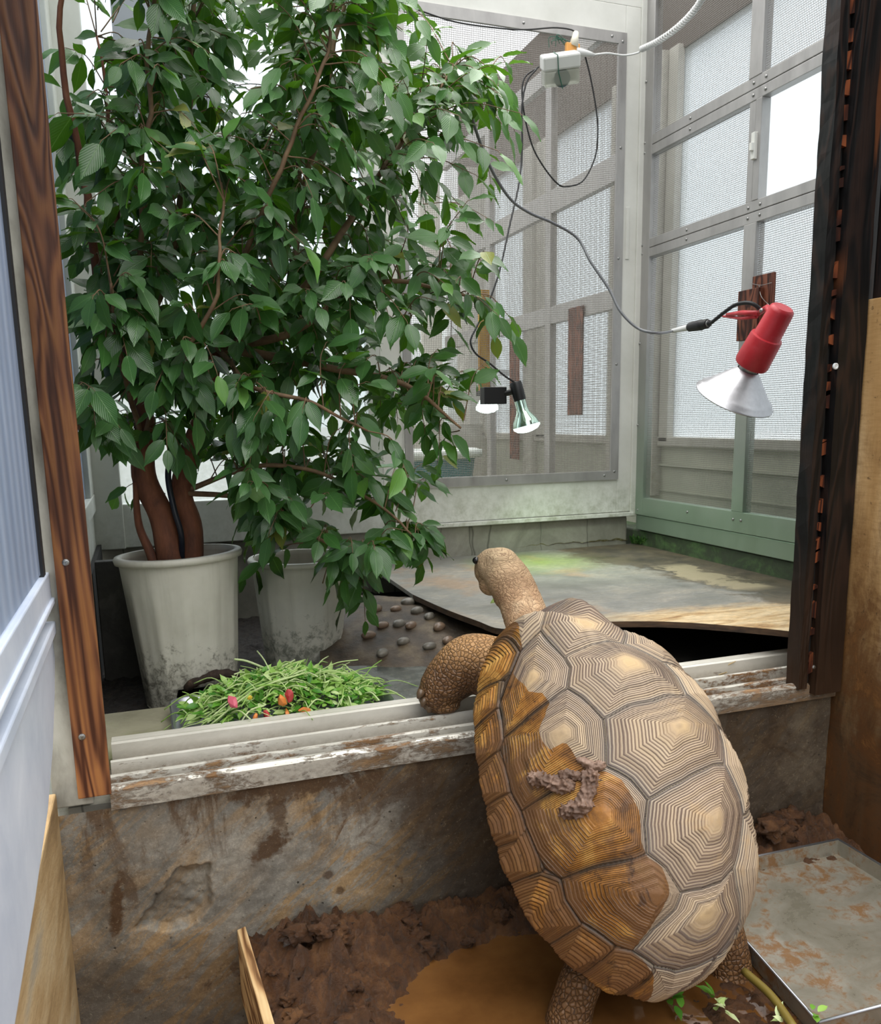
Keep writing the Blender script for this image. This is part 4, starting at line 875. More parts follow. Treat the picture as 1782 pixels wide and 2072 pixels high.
pd = MB().lathe([(.0005, .0032), (.045, .003), (.064, .0026), (.074, .0006), (.075, 0)], Matrix.Translation(pc_)@Matrix.Diagonal((1.05, .85, 1, 1)), 48, cap=False).out('water_puddle', M['puddle'], smooth=True)
tag(pd, 'small round shiny puddle on the grey mat beside the greens', 'puddle')

# pebbled ramp
rt_ = NT('ramp_dirt'); c = rt_.co(); n1 = rt_.noise(c, 9, 6, .65); n2 = rt_.noise(c, 70, 5, .65)
col = rt_.ramp(n1, (.3, '2a231c'), (.5, '4a3d2f'), (.68, '6e604b')); M['ramp'] = rt_.done(rt_.pbr(col, .6, rt_.bump(rt_.ma('ADD', n1, rt_.ma('MULTIPLY', n2, .5)), .8, .008)))
ramp = thing('stone_ramp', 'dark brown ramp studded with smooth pebbles leading up to the board', 'ramp', (.75, 2.7, -.05))
r_a, r_b, r_c, r_d = Vector((.50, 2.62, -.048)), Vector((1.08, 2.37, -.04)), Vector((1.10, 3.0, .052)), Vector((.62, 3.28, .075))
NU = 60; Pr = np.zeros((NU, NU, 3))
def rpt(u, v):
    p = (r_a*(1-u)+r_b*u)*(1-v)+(r_d*(1-u)+r_c*u)*v; return p+Vector((0, 0, .006*nz(p.x*12, p.y*12, 1)+.025*math.sin(v*3.14)))
for i in range(NU):
    for j in range(NU): Pr[i, j] = rpt(i/(NU-1), j/(NU-1))
grid_obj('ramp_surface', Pr, M['ramp'], ramp)
MB().add([r_a, r_b, r_c, r_d, r_a-Vector((0, 0, .05)), r_b-Vector((0, 0, .06)), r_c-Vector((0, 0, .2)), r_d-Vector((0, 0, .2))], [(0, 1, 5, 4), (1, 2, 6, 5), (2, 3, 7, 6), (3, 0, 4, 7)]).out('ramp_side', M['ramp'], ramp)
peb = [mottled('pebble_stone', [(.3, '56524a'), (.7, '857f74')], 30, .35, .1), mottled('pebble_brown', [(.3, '5d4c3e'), (.7, '86705c')], 30, .35, .1)]
import itertools
pebpx = [(843, 1240), (888, 1273), (808, 1266), (832, 1268), (868, 1313), (800, 1235), (772, 1326), (775, 1268), (825, 1222), (745, 1290), (870, 1248), (905, 1300), (815, 1300), (760, 1235)]
def on_ramp(px, py):
    best = min(((i, j) for i in range(NU) for j in range(NU)), key=lambda q: (lambda s: math.hypot(s[0]-px, s[1]-py))(proj(Pr[q]))); return Vector(Pr[best])
def proj(p):
    q = RW.T@(np.array(p)-CAM); return PCX+FOC*q[0]/q[2], PCY+FOC*q[1]/q[2]
for k, q in enumerate(pebpx):
    p = on_ramp(*q); a = rng.uniform(.2, .9); mr_ = Matrix.Rotation(a, 3, 'Z')
    mb = MB().blob((0, 0, 0), .027*rng.uniform(.8, 1.15), .08, 1.5, 3, (1.15, .72, .62), k)
    mb.v = [tuple(mr_@Vector(v)+p+Vector((0, 0, .006))) for v in mb.v]
    mb.out('pebble', peb[k % 2], ramp, smooth=True)
adopt(ramp)

# raised platform board with a bowed front edge
zp = .088
def board_mat():
    t = NT('wet_platform_board'); c = t.co(); X = t.xyz(c); n1 = t.noise(c, 3.2, 6, .65, .4); n2 = t.noise(t.co((.35, 1, 1)), 26, 6, .65, .6); n3 = t.noise(c, 70, 4)
    col = t.ramp(n1, (.3, '6e6d66'), (.5, '8c8a82'), (.7, 'a59d8e'))
    col = t.mix(t.mr(n2, .45, .7, 0, .45), col, '777a7c')
    rust = t.noise(t.co(loc=(4, 2, 0)), 3.0, 4, .6); col = t.mix(t.mr(rust, .54, .66, 0, .5), col, 'a9835c')
    # algae and the small lamp's green pool of light, both coloured in
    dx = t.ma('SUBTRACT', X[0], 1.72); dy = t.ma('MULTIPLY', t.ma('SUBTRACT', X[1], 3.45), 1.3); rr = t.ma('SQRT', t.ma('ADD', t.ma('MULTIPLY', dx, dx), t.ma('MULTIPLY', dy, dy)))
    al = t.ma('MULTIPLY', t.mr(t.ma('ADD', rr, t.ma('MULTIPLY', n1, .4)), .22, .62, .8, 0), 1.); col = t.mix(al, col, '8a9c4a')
    # bare yellowish plywood along the front edge
    e1 = t.ma('ADD', t.ma('ADD', X[1], t.ma('MULTIPLY', X[0], .12)), t.ma('MULTIPLY', n2, .16))
    wd_ = t.ma('MULTIPLY', t.mr(e1, 2.71, 2.62), t.mr(X[0], 1.25, 1.6)); wc2 = t.ramp(t.noise(t.co((.2, 1, 1)), 22, 5, .6, 1.), (.32, '8a6238'), (.45, 'c0a070'), (.6, 'd8c098'))
    col = t.mix(wd_, col, wc2)
    n4 = t.noise(t.co((.5, 1, 1)), 60, 8, .75, .5); col = t.mix(t.mr(n4, .35, .6, .4, 0), col, '5a5850'); col = t.mix(t.mr(n4, .6, .72, 0, .4), col, 'c2bba8')
    n5 = t.noise(c, 9, 7, .7, .6); off = t.ma('MULTIPLY', t.ma('SUBTRACT', n5, .5), .45)
    dk = t.ma('MAXIMUM', t.mr(t.ma('ADD', t.ma('ADD', X[0], t.ma('MULTIPLY', X[1], .10)), off), 2.28, 2.36), t.ma('MULTIPLY', t.mr(t.ma('ADD', X[1], off), 3.22, 3.30), t.mr(t.ma('ADD', X[0], off), 1.88, 1.98)))
    col = t.mix(t.ma('MULTIPLY', dk, .82), col, t.ramp(n5, (.35, '2c261b'), (.6, '5a4f3b')))
    pale = t.ma('MULTIPLY', t.mr(t.ma('ABSOLUTE', t.ma('SUBTRACT', t.ma('ADD', X[0], off), 2.17)), .10, .06), t.mr(t.ma('ABSOLUTE', t.ma('SUBTRACT', X[1], 2.85)), .32, .25)); col = t.mix(t.ma('MULTIPLY', pale, .75), col, 'ab9f82')
    return t.done(t.pbr(col, t.mr(n1, .35, .65, .42, .75), t.bump(t.ma('ADD', n3, n2), .35, .002), Specular_IOR_Level=.35))
M['board'] = board_mat(); M['plyedge'] = mottled('board_edge', [(.3, '2a1d12'), (.7, '5e4630')], 20, .7, .4, 60, .003, (.2, 1, 3))
fe = [onz(835, 1203, zp), onz(900, 1232, zp), onz(965, 1256, zp), onz(1015, 1272, zp), onz(1100, 1264, zp), onz(1220, 1258, zp), onz(1320, 1257, zp), onz(1400, 1260, zp), onz(1480, 1266, zp), onz(1550, 1272, zp), onz(1615, 1279, zp)]
fe = spline(fe, 5); top = fe+[Vector((2.20, 1.95, zp)), Vector((2.41, 1.95, zp)), Vector((2.41, YB+.02, zp)), Vector((fe[0].x+.02, YB+.02, zp))]
bd = thing('platform_board', 'raised grey board with bare plywood bowed front edge over a dark hollow', 'board', (1.8, 2.8, zp))
n = len(top); MB().add(top+[p-Vector((0, 0, .016)) for p in top], [tuple(range(n)), tuple(reversed(range(n, 2*n)))]+[(i, i+n, (i+1) % n+n, (i+1) % n) for i in range(n)]).out('board_top', M['board'], bd)
MB().add([p+Vector((0, -.0012, -.0005)) for p in fe]+[p-Vector((0, .0012, .020)) for p in fe], [(i, i+1, len(fe)+i+1, len(fe)+i) for i in range(len(fe)-1)]).out('front_edge', M['plyedge'], bd, lab='dark splintered plywood edge')
for x, y in ((2.36, 2.0), (1.3, 3.6), (2.36, 3.6), (1.2, 3.0)): MB().box((x-.03, y-.03, ZF), (x+.03, y+.03, zp-.016)).out('leg', M['plyedge'], bd)
adopt(bd)
# moss bead along the curb
t = NT('moss'); c = t.co(); n1 = t.noise(c, 40, 7, .7); M['moss'] = t.done(t.pbr(t.ramp(n1, (.3, '1d3a12'), (.5, '3c6a22'), (.64, '7a9a55'), (.74, 'cfd2b4')), .85, t.bump(t.noise(c, 160, 5), 1., .01)))
t = NT('crumbly_mortar'); c = t.co(); n1 = t.noise(c, 60, 7, .75); M['mortar'] = t.done(t.pbr(t.ramp(n1, (.3, '6a6440'), (.5, 'a5a06e'), (.7, 'd6d2b8')), .9, t.bump(t.noise(c, 160, 5), 1., .01)))
def bead(pts, w, hgt, mat, name, lab):
    sp_ = []
    for i in range(len(pts)-1):
        for k in range(60): sp_.append(Vector(pts[i]).lerp(Vector(pts[i+1]), k/60))
    sp_.append(Vector(pts[-1])); mb = MB(); vs = []; n = 7
    for i, p in enumerate(sp_):
        d = (sp_[min(i+1, len(sp_)-1)]-sp_[max(i-1, 0)]).normalized(); s_ = Vector((d.y, -d.x, 0))
        for k in range(n):
            f = k/(n-1); k2 = 1+.35*nz(i*.23, k*.7, 1)
            vs.append(p+s_*(-w*(1-f)*k2)+Vector((0, 0, hgt*(f**1.6)*k2+.0)))
    mb.add(vs, [(i*n+k, (i+1)*n+k, (i+1)*n+k+1, i*n+k+1) for i in range(len(sp_)-1) for k in range(n-1)])
    return tag(mb.out(name, mat, smooth=True), lab, 'moss' if 'moss' in name else 'mortar', kind='stuff')
bead([(2.41, 1.95, zp), (2.41, 3.2, zp), (2.41, YB-.1, zp), (2.36, YB+.0, zp)], -.035, .045, M['moss'], 'moss_strip', 'strip of green moss with a pale crust along the foot of the right curb')
bead([(2.36, YB+.01, zp), (1.7, YB+.02, zp), (1.1, YB+.02, zp-.01)], -.045, .03, M['mortar'], 'mortar_bead', 'crumbly pale mortar bead where the back curb meets the board')

# ================================================================ food tray and greens
t = NT('brushed_steel'); M['steel'] = t.done(t.pbr('a4a7ad', .38, t.bump(t.noise(t.co((1, 1, 1)), 6, 3), .1, .002), Metallic=.9))
FT = thing('food_tray', 'shallow steel tray heaped with greens just inside the track', 'tray', (.33, 2.27, -.045))
def rrect(x0, x1, y0, y1, r, n=6):
    o = []
    for cx_, cy_, a0 in ((x1-r, y1-r, 0), (x0+r, y1-r, 90), (x0+r, y0+r, 180), (x1-r, y0+r, 270)):
        for k in range(n+1): a = math.radians(a0+90*k/n); o.append((cx_+r*math.cos(a), cy_+r*math.sin(a)))
    return o
tray_levels = [(-.016, -.043), (-.016, -.043), (0, -.012), (.006, -.008), (.010, -.010)]
ta = onz(350, 1440, -.01)
x0, x1, y0, y1 = .03, .60, 2.105, 2.37
vs, fs = [], []; n = None
for gk, z in tray_levels[1:]:
    rr = rrect(x0-gk, x1+gk, y0-gk, y1+gk, .04); n = len(rr); vs += [(x, y, z) for x, y in rr]
for i in range(3): fs += [(i*n+k, i*n+(k+1) % n, (i+1)*n+(k+1) % n, (i+1)*n+k) for k in range(n)]
fs.append(tuple(range(n)))
MB().add(vs, fs).out('tray_body', M['steel'], FT, smooth='auto'); adopt(FT)
t = NT('fresh_greens'); r_ = t.attr('rnd'); col = t.ramp(r_, (.0, '3d7a26'), (.3, '67a236'), (.55, '97c25a'), (.8, 'bfd98a'), (1., 'dbe6b4'))
pb = t.pbr(col, .4); tl = t.n('BsdfTranslucent', None, 0, Color=t.mix(.4, col, 'a8d040'))
M['greens'] = t.done(t.n('MixShader', None, 0, i0=.25, i1=pb, i2=tl))
LV, LF, LUV, LR = [], [], [], []
GR = MB(); GRr = []
def heap(x, y):
    u = (x-.33)/.29; v = (y-2.235)/.14; d = math.hypot(u, v) if True else 0
    return -.035+.105*max(0, 1-d**2.0)**.8*(1-.25*max(0, u))
rng = random.Random(4)
def gtube(pts, r, rn, n=5):
    b = len(GR.v); GR.tube(pts, r, n, cap=True); GRr.extend([rn]*(len(GR.v)-b))
for k in range(300):
    a, rr = rng.uniform(0, 6.283), math.sqrt(rng.random()); x = .33+.28*rr*math.cos(a); y = 2.235+.13*rr*math.sin(a)
    z = heap(x, y)+rng.uniform(-.015, .012); L = rng.uniform(.04, .13); an = rng.uniform(0, 6.283); dr_ = Vector((math.cos(an), math.sin(an)*.8, rng.uniform(-.25, .35)))
    p0 = Vector((x, y, z)); p1 = p0+dr_*L*.5+Vector((0, 0, .01)); p2_ = p0+dr_*L+Vector((0, 0, rng.uniform(-.03, .01)))
    p2_.z = max(p2_.z, -.03)
    gtube(spline([p0, p1, p2_], 4), rng.uniform(.0010, .0023), rng.uniform(.5, 1.))
for k in range(1900):
    a, rr = rng.uniform(0, 6.283), math.sqrt(rng.random()); x = .33+.28*rr*math.cos(a); y = 2.235+.13*rr*math.sin(a)
    z = heap(x, y)+rng.uniform(-.008, .012)
    leaf(Vector((x, y, z)), Vector((rng.uniform(-1, 1), rng.uniform(-1, 1), rng.uniform(-.4, .5))), Vector((rng.uniform(-.5, .5), rng.uniform(-.8, .2), 1)), rng.uniform(.014, .040), rng.uniform(.0, .9))
o = len(GR.v); GR.v += LV; GR.f += [tuple(i+o for i in f) for f in LF]; GRr += LR
# a few long bundled stalks on the left
for k in range(26):
    y = 2.17+rng.uniform(-.05, .08); p0 = Vector((.10+rng.uniform(-.03, .04), y, rng.uniform(-.02, .01))); p1 = Vector((.22+rng.uniform(-.03, .03), y+.03, .045+rng.uniform(-.015, .015))); p2_ = Vector((.36+rng.uniform(-.04, .04), y+.06, .082+rng.uniform(-.01, .01)))
    gtube(spline([p0, p1, p2_], 5), rng.uniform(.0018, .0032), rng.uniform(.6, .95), 6)
gtube(spline([ony(474, 1334, 2.33), ony(500, 1338, 2.32), ony(545, 1356, 2.31)], 5), .0032, .95, 8)
me = bpy.data.meshes.new('leafy_greens'); me.from_pydata([tuple(v) for v in GR.v], [], GR.f); me.materials.append(M['greens']); me.polygons.foreach_set('use_smooth', [True]*len(me.polygons))
at = me.attributes.new('rnd', 'FLOAT', 'POINT'); at.data.foreach_set('value', np.array(GRr, np.float32))
go = bpy.data.objects.new('leafy_greens', me); COL.objects.link(go); tag(go, 'heap of chopped green stalks and leaves in the steel tray', 'greens', kind='stuff')
M['carrot'] = simple('carrot', 'd6803a', .5); M['pepper'] = simple('red_pepper', 'b03a3c', .45); M['yel'] = simple('yellow_veg', 'dfc040', .4); M['radish'] = simple('pink_radish', 'c4586a', .45)
def chunk(name, mat, px, py, Y, s, lab, seed, sc=(1, .6, .45)):
    p = ony(px, py, Y); mb = MB().blob((0, 0, 0), s*1.15, .5, 1.1, 1, sc, seed); r3 = Euler((seed*.7, seed*.9, seed*1.3)).to_matrix(); mb.v = [tuple(r3@Vector(v)+p) for v in mb.v]
    tag(mb.out(name, mat, bev=.0015), lab, 'vegetable')
chunk('carrot_piece', M['carrot'], 570, 1419, 2.10, .021, 'largest orange carrot piece, in the middle of the greens below the red pepper piece', 1)
chunk('pepper_piece', M['pepper'], 586, 1407, 2.11, .018, 'upright red pepper piece touching the largest carrot piece', 2)
chunk('radish_piece', M['radish'], 472, 1421, 2.11, .018, 'pink radish piece, leftmost coloured chunk on the greens', 4)
chunk('yellow_vegetable_piece', M['yel'], 505, 1411, 2.12, .012, 'small yellow vegetable piece between radish and carrot', 3)
chunk('pepper_piece', M['pepper'], 540, 1447, 2.10, .015, 'dark red pepper piece low at the front of the greens', 5)
chunk('carrot_piece', M['carrot'], 582, 1447, 2.10, .015, 'thin orange carrot stick low at the front, right of the dark red pepper', 6, (1.2, .4, .35))
chunk('carrot_piece', M['carrot'], 618, 1437, 2.10, .014, 'rightmost orange carrot piece on the greens', 7)
chunk('carrot_piece', M['carrot'], 516, 1452, 2.10, .011, 'smallest orange carrot piece, left of the dark red pepper at the front edge', 8)
# leaf scrap under the tortoise chin
LV, LF, LUV, LR = [], [], [], []
cp = ony(1003, 1212, 2.25)
for k in range(9): leaf(cp+Vector((rng.uniform(-.01, .01), 0, rng.uniform(-.008, .008))), Vector((rng.uniform(-1, 1), rng.uniform(-.5, .5), rng.uniform(-1, .6))), Vector((0, -1, .4)), rng.uniform(.018, .03), rng.uniform(.55, .9))
def leafobj(name, lab, cat='leaf', grp=None):
    me = bpy.data.meshes.new(name); me.from_pydata(LV, [], LF); me.materials.append(M['greens']); me.polygons.foreach_set('use_smooth', [True]*len(me.polygons))
    at = me.attributes.new('rnd', 'FLOAT', 'POINT'); at.data.foreach_set('value', np.array(LR, np.float32)); o = bpy.data.objects.new(name, me); COL.objects.link(o); return tag(o, lab, cat, grp)
leafobj('lettuce_scrap', 'light green scrap of leaf just under the tortoise throat')

# ================================================================ mud pen
nx, ny = 420, 360
X_, Y_ = np.meshgrid(np.linspace(.15, 1.872, nx), np.linspace(.55, 1.865, ny), indexing='ij')
Zm = np.zeros(X_.shape)
for i in range(nx):
    for j in range(ny):
        x, y = X_[i, j], Y_[i, j]
        n1 = nz(x*5, y*5, .3, 3); n2 = nz(x*20, y*20, 2.1, 5); n3 = nz(x*60, y*60, 5, 5)
        ridge = math.exp(-((y-(1.80-.06*n1))/.10)**2)*(.055 if .12 < x < 1.1 else .02)
        ml_ = math.exp(-((x-.30)/.15)**2-((y-1.68)/.20)**2)*.07
        mc = math.exp(-((x-1.72)/.16)**2-((y-1.80)/.07)**2)*.075
        pool = math.exp(-((x-.70)/.34)**2-((y-1.48)/.24)**2)*.07
        rr = math.exp(-((x-1.08)/.20)**2-((y-1.30)/.12)**2)*.018
        hgt = ridge+ml_+mc+rr
        Zm[i, j] = -.515+hgt*(1+.5*n2)-pool*.5+(.009*n2+.008*n3)*min(1, .30+hgt*22)
t = NT('churned_mud'); c = t.co(); n1 = t.noise(c, 13, 8, .7, .4); n2 = t.noise(c, 3, 4, .6); X = t.xyz(c)
col = t.ramp(n1, (.3, '33200f'), (.5, '57381f'), (.7, '7a5534'))
M['mudf'] = t.done(t.pbr(col, t.mr(n2, .35, .65, .10, .42), t.bump(t.noise(c, 130, 8, .75), 1., .007), Specular_IOR_Level=.6))
mf = grid_obj('floor_mud', np.stack([X_, Y_, Zm], -1), M['mudf']); struct(mf, 'churned wet brown mud on the floor of the pen'); mf.name = 'floor.002'
t = NT('muddy_water'); c = t.co(); n1 = t.noise(c, 5, 5, .6); col = t.ramp(n1, (.35, '5a3a1c'), (.65, '75502a'))
M['mwater'] = t.done(t.pbr(col, .06, t.bump(t.noise(c, 16, 4, .55), .12, .006), Specular_IOR_Level=.5, Coat_Weight=.3, Coat_Roughness=.02))
wv = MB().box((.16, .56, -.53), (1.87, 1.85, -.508)).out('muddy_water', M['mwater']); tag(wv, 'pool of opaque brown water on the pen floor below the tortoise', 'puddle', kind='stuff')
gb = MB().box((-.3, -.5, -.95), (2.0, 1.9, -.84)).out('floor_base', M['mud']); gb.name = 'floor.003'; struct(gb)
# mud clods on the floor
rng = random.Random(8)
spots = [(530+rng.uniform(0, 540), None) for k in range(26)]
for k in range(30):
    x = rng.uniform(.16, 1.0); y = rng.uniform(1.70, 1.83) if rng.random() < .6 else rng.uniform(1.5, 1.7); 
    if y < 1.7: x = rng.uniform(.17, .42)
    i = int((x-.15)/1.722*(nx-1)); j = int((y-.55)/1.315*(ny-1)); r0 = rng.uniform(.012, .030)
    o = MB().blob((x, y, Zm[i, j]+r0*.25), r0, .8, 2., 3, (1.2, 1, .7), k*3).out('mud_clod', M['mudf'], smooth=True)
    tag(o, 'lump of wet brown mud piled at the foot of the concrete wall', 'mud', 'mud clods along the wall')
for k in range(7):
    p = Vector((1.66+rng.uniform(-.07, .09), 1.80+rng.uniform(-.03, .025), -.45+rng.uniform(-.01, .035)))
    o = MB().blob(p, rng.uniform(.022, .04), .8, 2., 3, (1.2, 1, .75), k*5+1).out('mud_clod', M['mudf'], smooth=True)
    tag(o, 'crumbly clod of drier mud heaped in the corner behind the metal tray', 'mud', 'mud clods behind the metal tray')
# wood plank end
pk = [ony(478, 1928, 1.84), ony(505, 1938, 1.84)]
a, b = onz(487, 1925, -.40), onz(540, 2100, -.40)
pv = Vector((.142, 1.845, 0)); pw_ = Vector((.165, 1.42, 0)); d = (pw_-pv).normalized(); s_ = Vector((-d.y, d.x, 0))
plk = MB().add([pv+s_*.004+Vector((0, 0, -.6)), pv-s_*.016+Vector((0, 0, -.6)), pw_-s_*.016+Vector((0, 0, -.6)), pw_+s_*.004+Vector((0, 0, -.6)),
    pv+s_*.004+Vector((0, 0, -.415)), pv-s_*.016+Vector((0, 0, -.42)), pw_-s_*.016+Vector((0, 0, -.44)), pw_+s_*.004+Vector((0, 0, -.435))], [(0, 1, 2, 3), (4, 5, 6, 7), (0, 1, 5, 4), (1, 2, 6, 5), (2, 3, 7, 6), (3, 0, 4, 7)]).out('wooden_plank', mk_wood('raw_pine_plank', '6b4a2c', 'b58f62', 'd8bb8c', 1.2, 'Y', knots=.4), bev=.002)
tag(plk, 'narrow raw wood plank standing on edge in the mud at the bottom left', 'plank')
# galvanised tray
t = NT('galvanised_tray'); c = t.co(); X = t.xyz(c); n1 = t.noise(c, 5, 6, .7, .5); n2 = t.noise(c, 28, 7, .75, .5); n3 = t.noise(c, 1.6, 3)
col = t.ramp(n1, (.3, '7d7868'), (.55, '9a968a'), (.8, 'b2aea6')); col = t.mix(t.mr(t.ma('ADD', t.ma('MULTIPLY', n1, .55), t.ma('MULTIPLY', n2, .5)), .52, .60, 0, .85), col, '8a6236')
col = t.mix(t.mr(n2, .66, .72, 0, .8), col, '3e3325'); met = t.mr(n1, .45, .6, .6, .2)
M['tray'] = t.done(t.pbr(col, t.mr(n1, .3, .7, .22, .5), t.bump(n2, .2, .002), Metallic=.45))
GT = thing('metal_tray', 'large shallow galvanised metal tray lying in the mud at the lower right', 'tray', (1.5, 1.43, -.49))
ta_, tb_, tc_, td_ = Vector((1.20, 1.165, -.462)), Vector((1.785, 1.125, -.452)), Vector((1.785, 1.71, -.448)), Vector((1.285, 1.735, -.456))
cen2 = (ta_+tb_+tc_+td_)/4; dn_ = Vector((0, 0, -.04)); inn = lambda p, k: cen2+(p-cen2)*k
outs = [p for p in (ta_, tb_, tc_, td_)]; ins_ = [cen2+(p-cen2)*.985 for p in outs]; bot = [cen2+(p-cen2)*.975+dn_ for p in outs]; ob_ = [cen2+(p-cen2)*.99+dn_*1.1 for p in outs]
V = outs+ins_+bot+ob_; F = []
for k in range(4):
    k2 = (k+1) % 4; F += [(k, k2, 4+k2, 4+k), (4+k, 4+k2, 8+k2, 8+k), (k, k2, 12+k2, 12+k)]
F += [(8, 9, 10, 11), (12, 13, 14, 15)]
MB().add(V, F).out('tray_body', M['tray'], GT)
rm_ = MB()
for k in range(4): rm_.tube([outs[k]+Vector((0, 0, .001)), outs[(k+1) % 4]+Vector((0, 0, .001))], .0032, 8)
rm_.out('rolled_rim', M['steel'], GT, smooth=True); adopt(GT)
wt_ = MB().add([p+Vector((0, 0, .004)) for p in bot], [(0, 1, 2, 3)])
# stick between tray and mud, sprigs
stk = MB().tube(spline([onz(1505, 1965, -.47), onz(1560, 2015, -.465), onz(1610, 2085, -.46)], 6), .009, 8).out('yellow_stick', simple('mossy_bamboo', '7a6a2a', .6), smooth=True); tag(stk, 'thin muddy yellow stick beside the left edge of the metal tray', 'stick')
def sprig(px, py, z, n_, L, lab, seed, rn=(.1, .5), sp=.02):
    global LV, LF, LUV, LR
    LV, LF, LUV, LR = [], [], [], []; r2 = random.Random(seed); p = onz(px, py, z)
    for k in range(n_): leaf(p+Vector((r2.uniform(-sp, sp), r2.uniform(-sp, sp), r2.uniform(0, .012))), Vector((r2.uniform(-1, 1), r2.uniform(-1, 1), r2.uniform(-.1, .8))), Vector((r2.uniform(-.4, .4), r2.uniform(-.6, .4), 1)), L*r2.uniform(.7, 1.2), r2.uniform(*rn))
    leafobj('leaf_sprig', lab)
sprig(1368, 2028, -.49, 8, .035, 'dark green leaf sprig in the mud under the rear of the shell', 1, (0, .25))
sprig(1441, 2018, -.48, 3, .04, 'upright green leaf pair in the mud between shell and right hind leg', 2, (.1, .4), .008)
sprig(1455, 2048, -.485, 7, .032, 'pale green crumpled leaf in the mud below the right hind leg', 3, (.7, 1.), .014)
sprig(1648, 2052, -.455, 4, .026, 'small green leaf on the near left corner of the metal tray', 4, (.3, .6), .01)
sprig(1572, 2068, -.48, 3, .03, 'yellowish leaf at the bottom edge beside the metal tray', 5, (.8, 1.), .01)

# ================================================================ lamps and electrics
def cable(name, pts, r, mat, lab, n=8, parent=None):
    o = MB().tube(spline(pts, 10), r, n).out(name, mat, parent, smooth=True)
    return tag(o, lab, 'cable') if parent is None else o
M['cgrey'] = simple('grey_cable', '6a6c70', .45); M['cblack'] = simple('black_cable', '17181a', .5); M['cwhite'] = simple('white_cable', 'd8d9d8', .4)
M['red'] = mottled('weathered_red_plastic', [(.3, 'a81f2a'), (.6, 'bf2f38'), (.8, 'c85058')], 12, .42, .15, 60)
t = NT('spun_aluminium'); c = t.co(); n1 = t.noise(c, 14, 6, .7); M['spun'] = t.done(t.pbr(t.ramp(n1, (.3, 'b9b9bd'), (.7, 'd9d9dd')), t.mr(n1, .3, .7, .28, .45), Metallic=.75))
# blocks of wood on the mullion
M['blk'] = mk_wood('reddish_block', '2a130c', '5a3122', '7d4c38', 1.6, knots=.3)
wb1 = MB().box((2.335, 2.80, .915), (2.368, 2.875, 1.255)).box((2.3355, 2.80, .96), (2.336, 2.80, .961)).out('wooden_block', M['blk'], bev=.002)
wb1.location = (0, 0, 0)
bpy.data.objects.remove(wb1)
def blk(px0, py0, px1, py1, X, th, lab):
    a = onx(px0, py0, X); b = onx(px1, py1, X); o = MB().box((X, min(a.y, b.y), min(a.z, b.z)), (X+th, max(a.y, b.y), max(a.z, b.z))).out('wooden_block', M['blk'], bev=.002)
    return tag(o, lab, 'wood')
blk(1493, 590, 1530, 685, 2.345, .025, 'lower dark red-brown wood block the red lamp clamps to')
blk(1522, 560, 1559, 672, 2.372, .012, 'taller red-brown wood block behind the clamp block, wrapped with wire')
blk(1149, 625, 1176, 840, 2.375, .008+.0, 'long red-brown wood strip on the mesh wall seen through the door')
blk(1030, 672, 1049, 930, 2.37, .01, 'darker wood strip left of the long one, behind the bulb')
wr_ = MB().tube(spline([onx(1520, 574, 2.37), onx(1540, 577, 2.362), onx(1561, 572, 2.37)], 5), .0012, 5).tube(spline([onx(1535, 577, 2.362), onx(1540, 600, 2.34), onx(1556, 618, 2.30)], 5), .0012, 5).out('tie_wire', M['screw'], smooth=True); tag(wr_, 'thin rusty wire tied round the taller wood block', 'wire')
# red clamp lamp
XLAMP = 2.17
L_top = onx(1581, 628, XLAMP+.02); L_nk = onx(1517, 742, XLAMP); ax = (L_nk-L_top); Lh = ax.length; ax.normalize()
lamp = thing('clamp_lamp', 'red clamp lamp with a wide spun-aluminium reflector hanging on the right screen', 'lamp', tuple(L_top))
m_ = frame_to(L_top, ax, Vector((0, -1, 0))); k = Lh
MB().lathe([(.001, -.012), (.036, -.012), (.043, -.006), (.046, .002), (.050, k*.47), (.051, k*.48)], m_, 40).out('socket_cap', M['red'], lamp, smooth='auto')
MB().lathe([(.050, k*.44), (.058, k*.455), (.060, k*.49), (.064, k*.92), (.060, k*.97), (.036, k*.985)], m_, 40).out('socket_housing', M['red'], lamp, smooth='auto')
MB().lathe([(.034, k*.975), (.036, k*1.0), (.034, k*1.01), (.036, k*1.03), (.034, k*1.04), (.036, k*1.06), (.034, k*1.10)], m_, 40, cap=False).out('threaded_collar', M['alu'], lamp, smooth=True)
k0 = k*1.08
m2_ = frame_to(L_top+ax*k0, (ax+Vector((-.02, .05, -.25))).normalized(), Vector((0, -1, 0)))
MB().lathe([(.040, -.004), (.058, .014), (.128, .088), (.140, .094), (.146, .108), (.152, .110), (.152, .114), (.144, .112), (.136, .100), (.054, .016), (.036, .0)], m2_, 64, cap=False).out('reflector', M['spun'], lamp, smooth=True)
MB().lathe([(.02, .0), (.02, .03), (.04, .06), (.042, .075), (.03, .09), (.001, .098)], m2_, 32).out('bulb', simple('unlit_bulb', 'd8d8d8', .1), lamp, smooth=True)
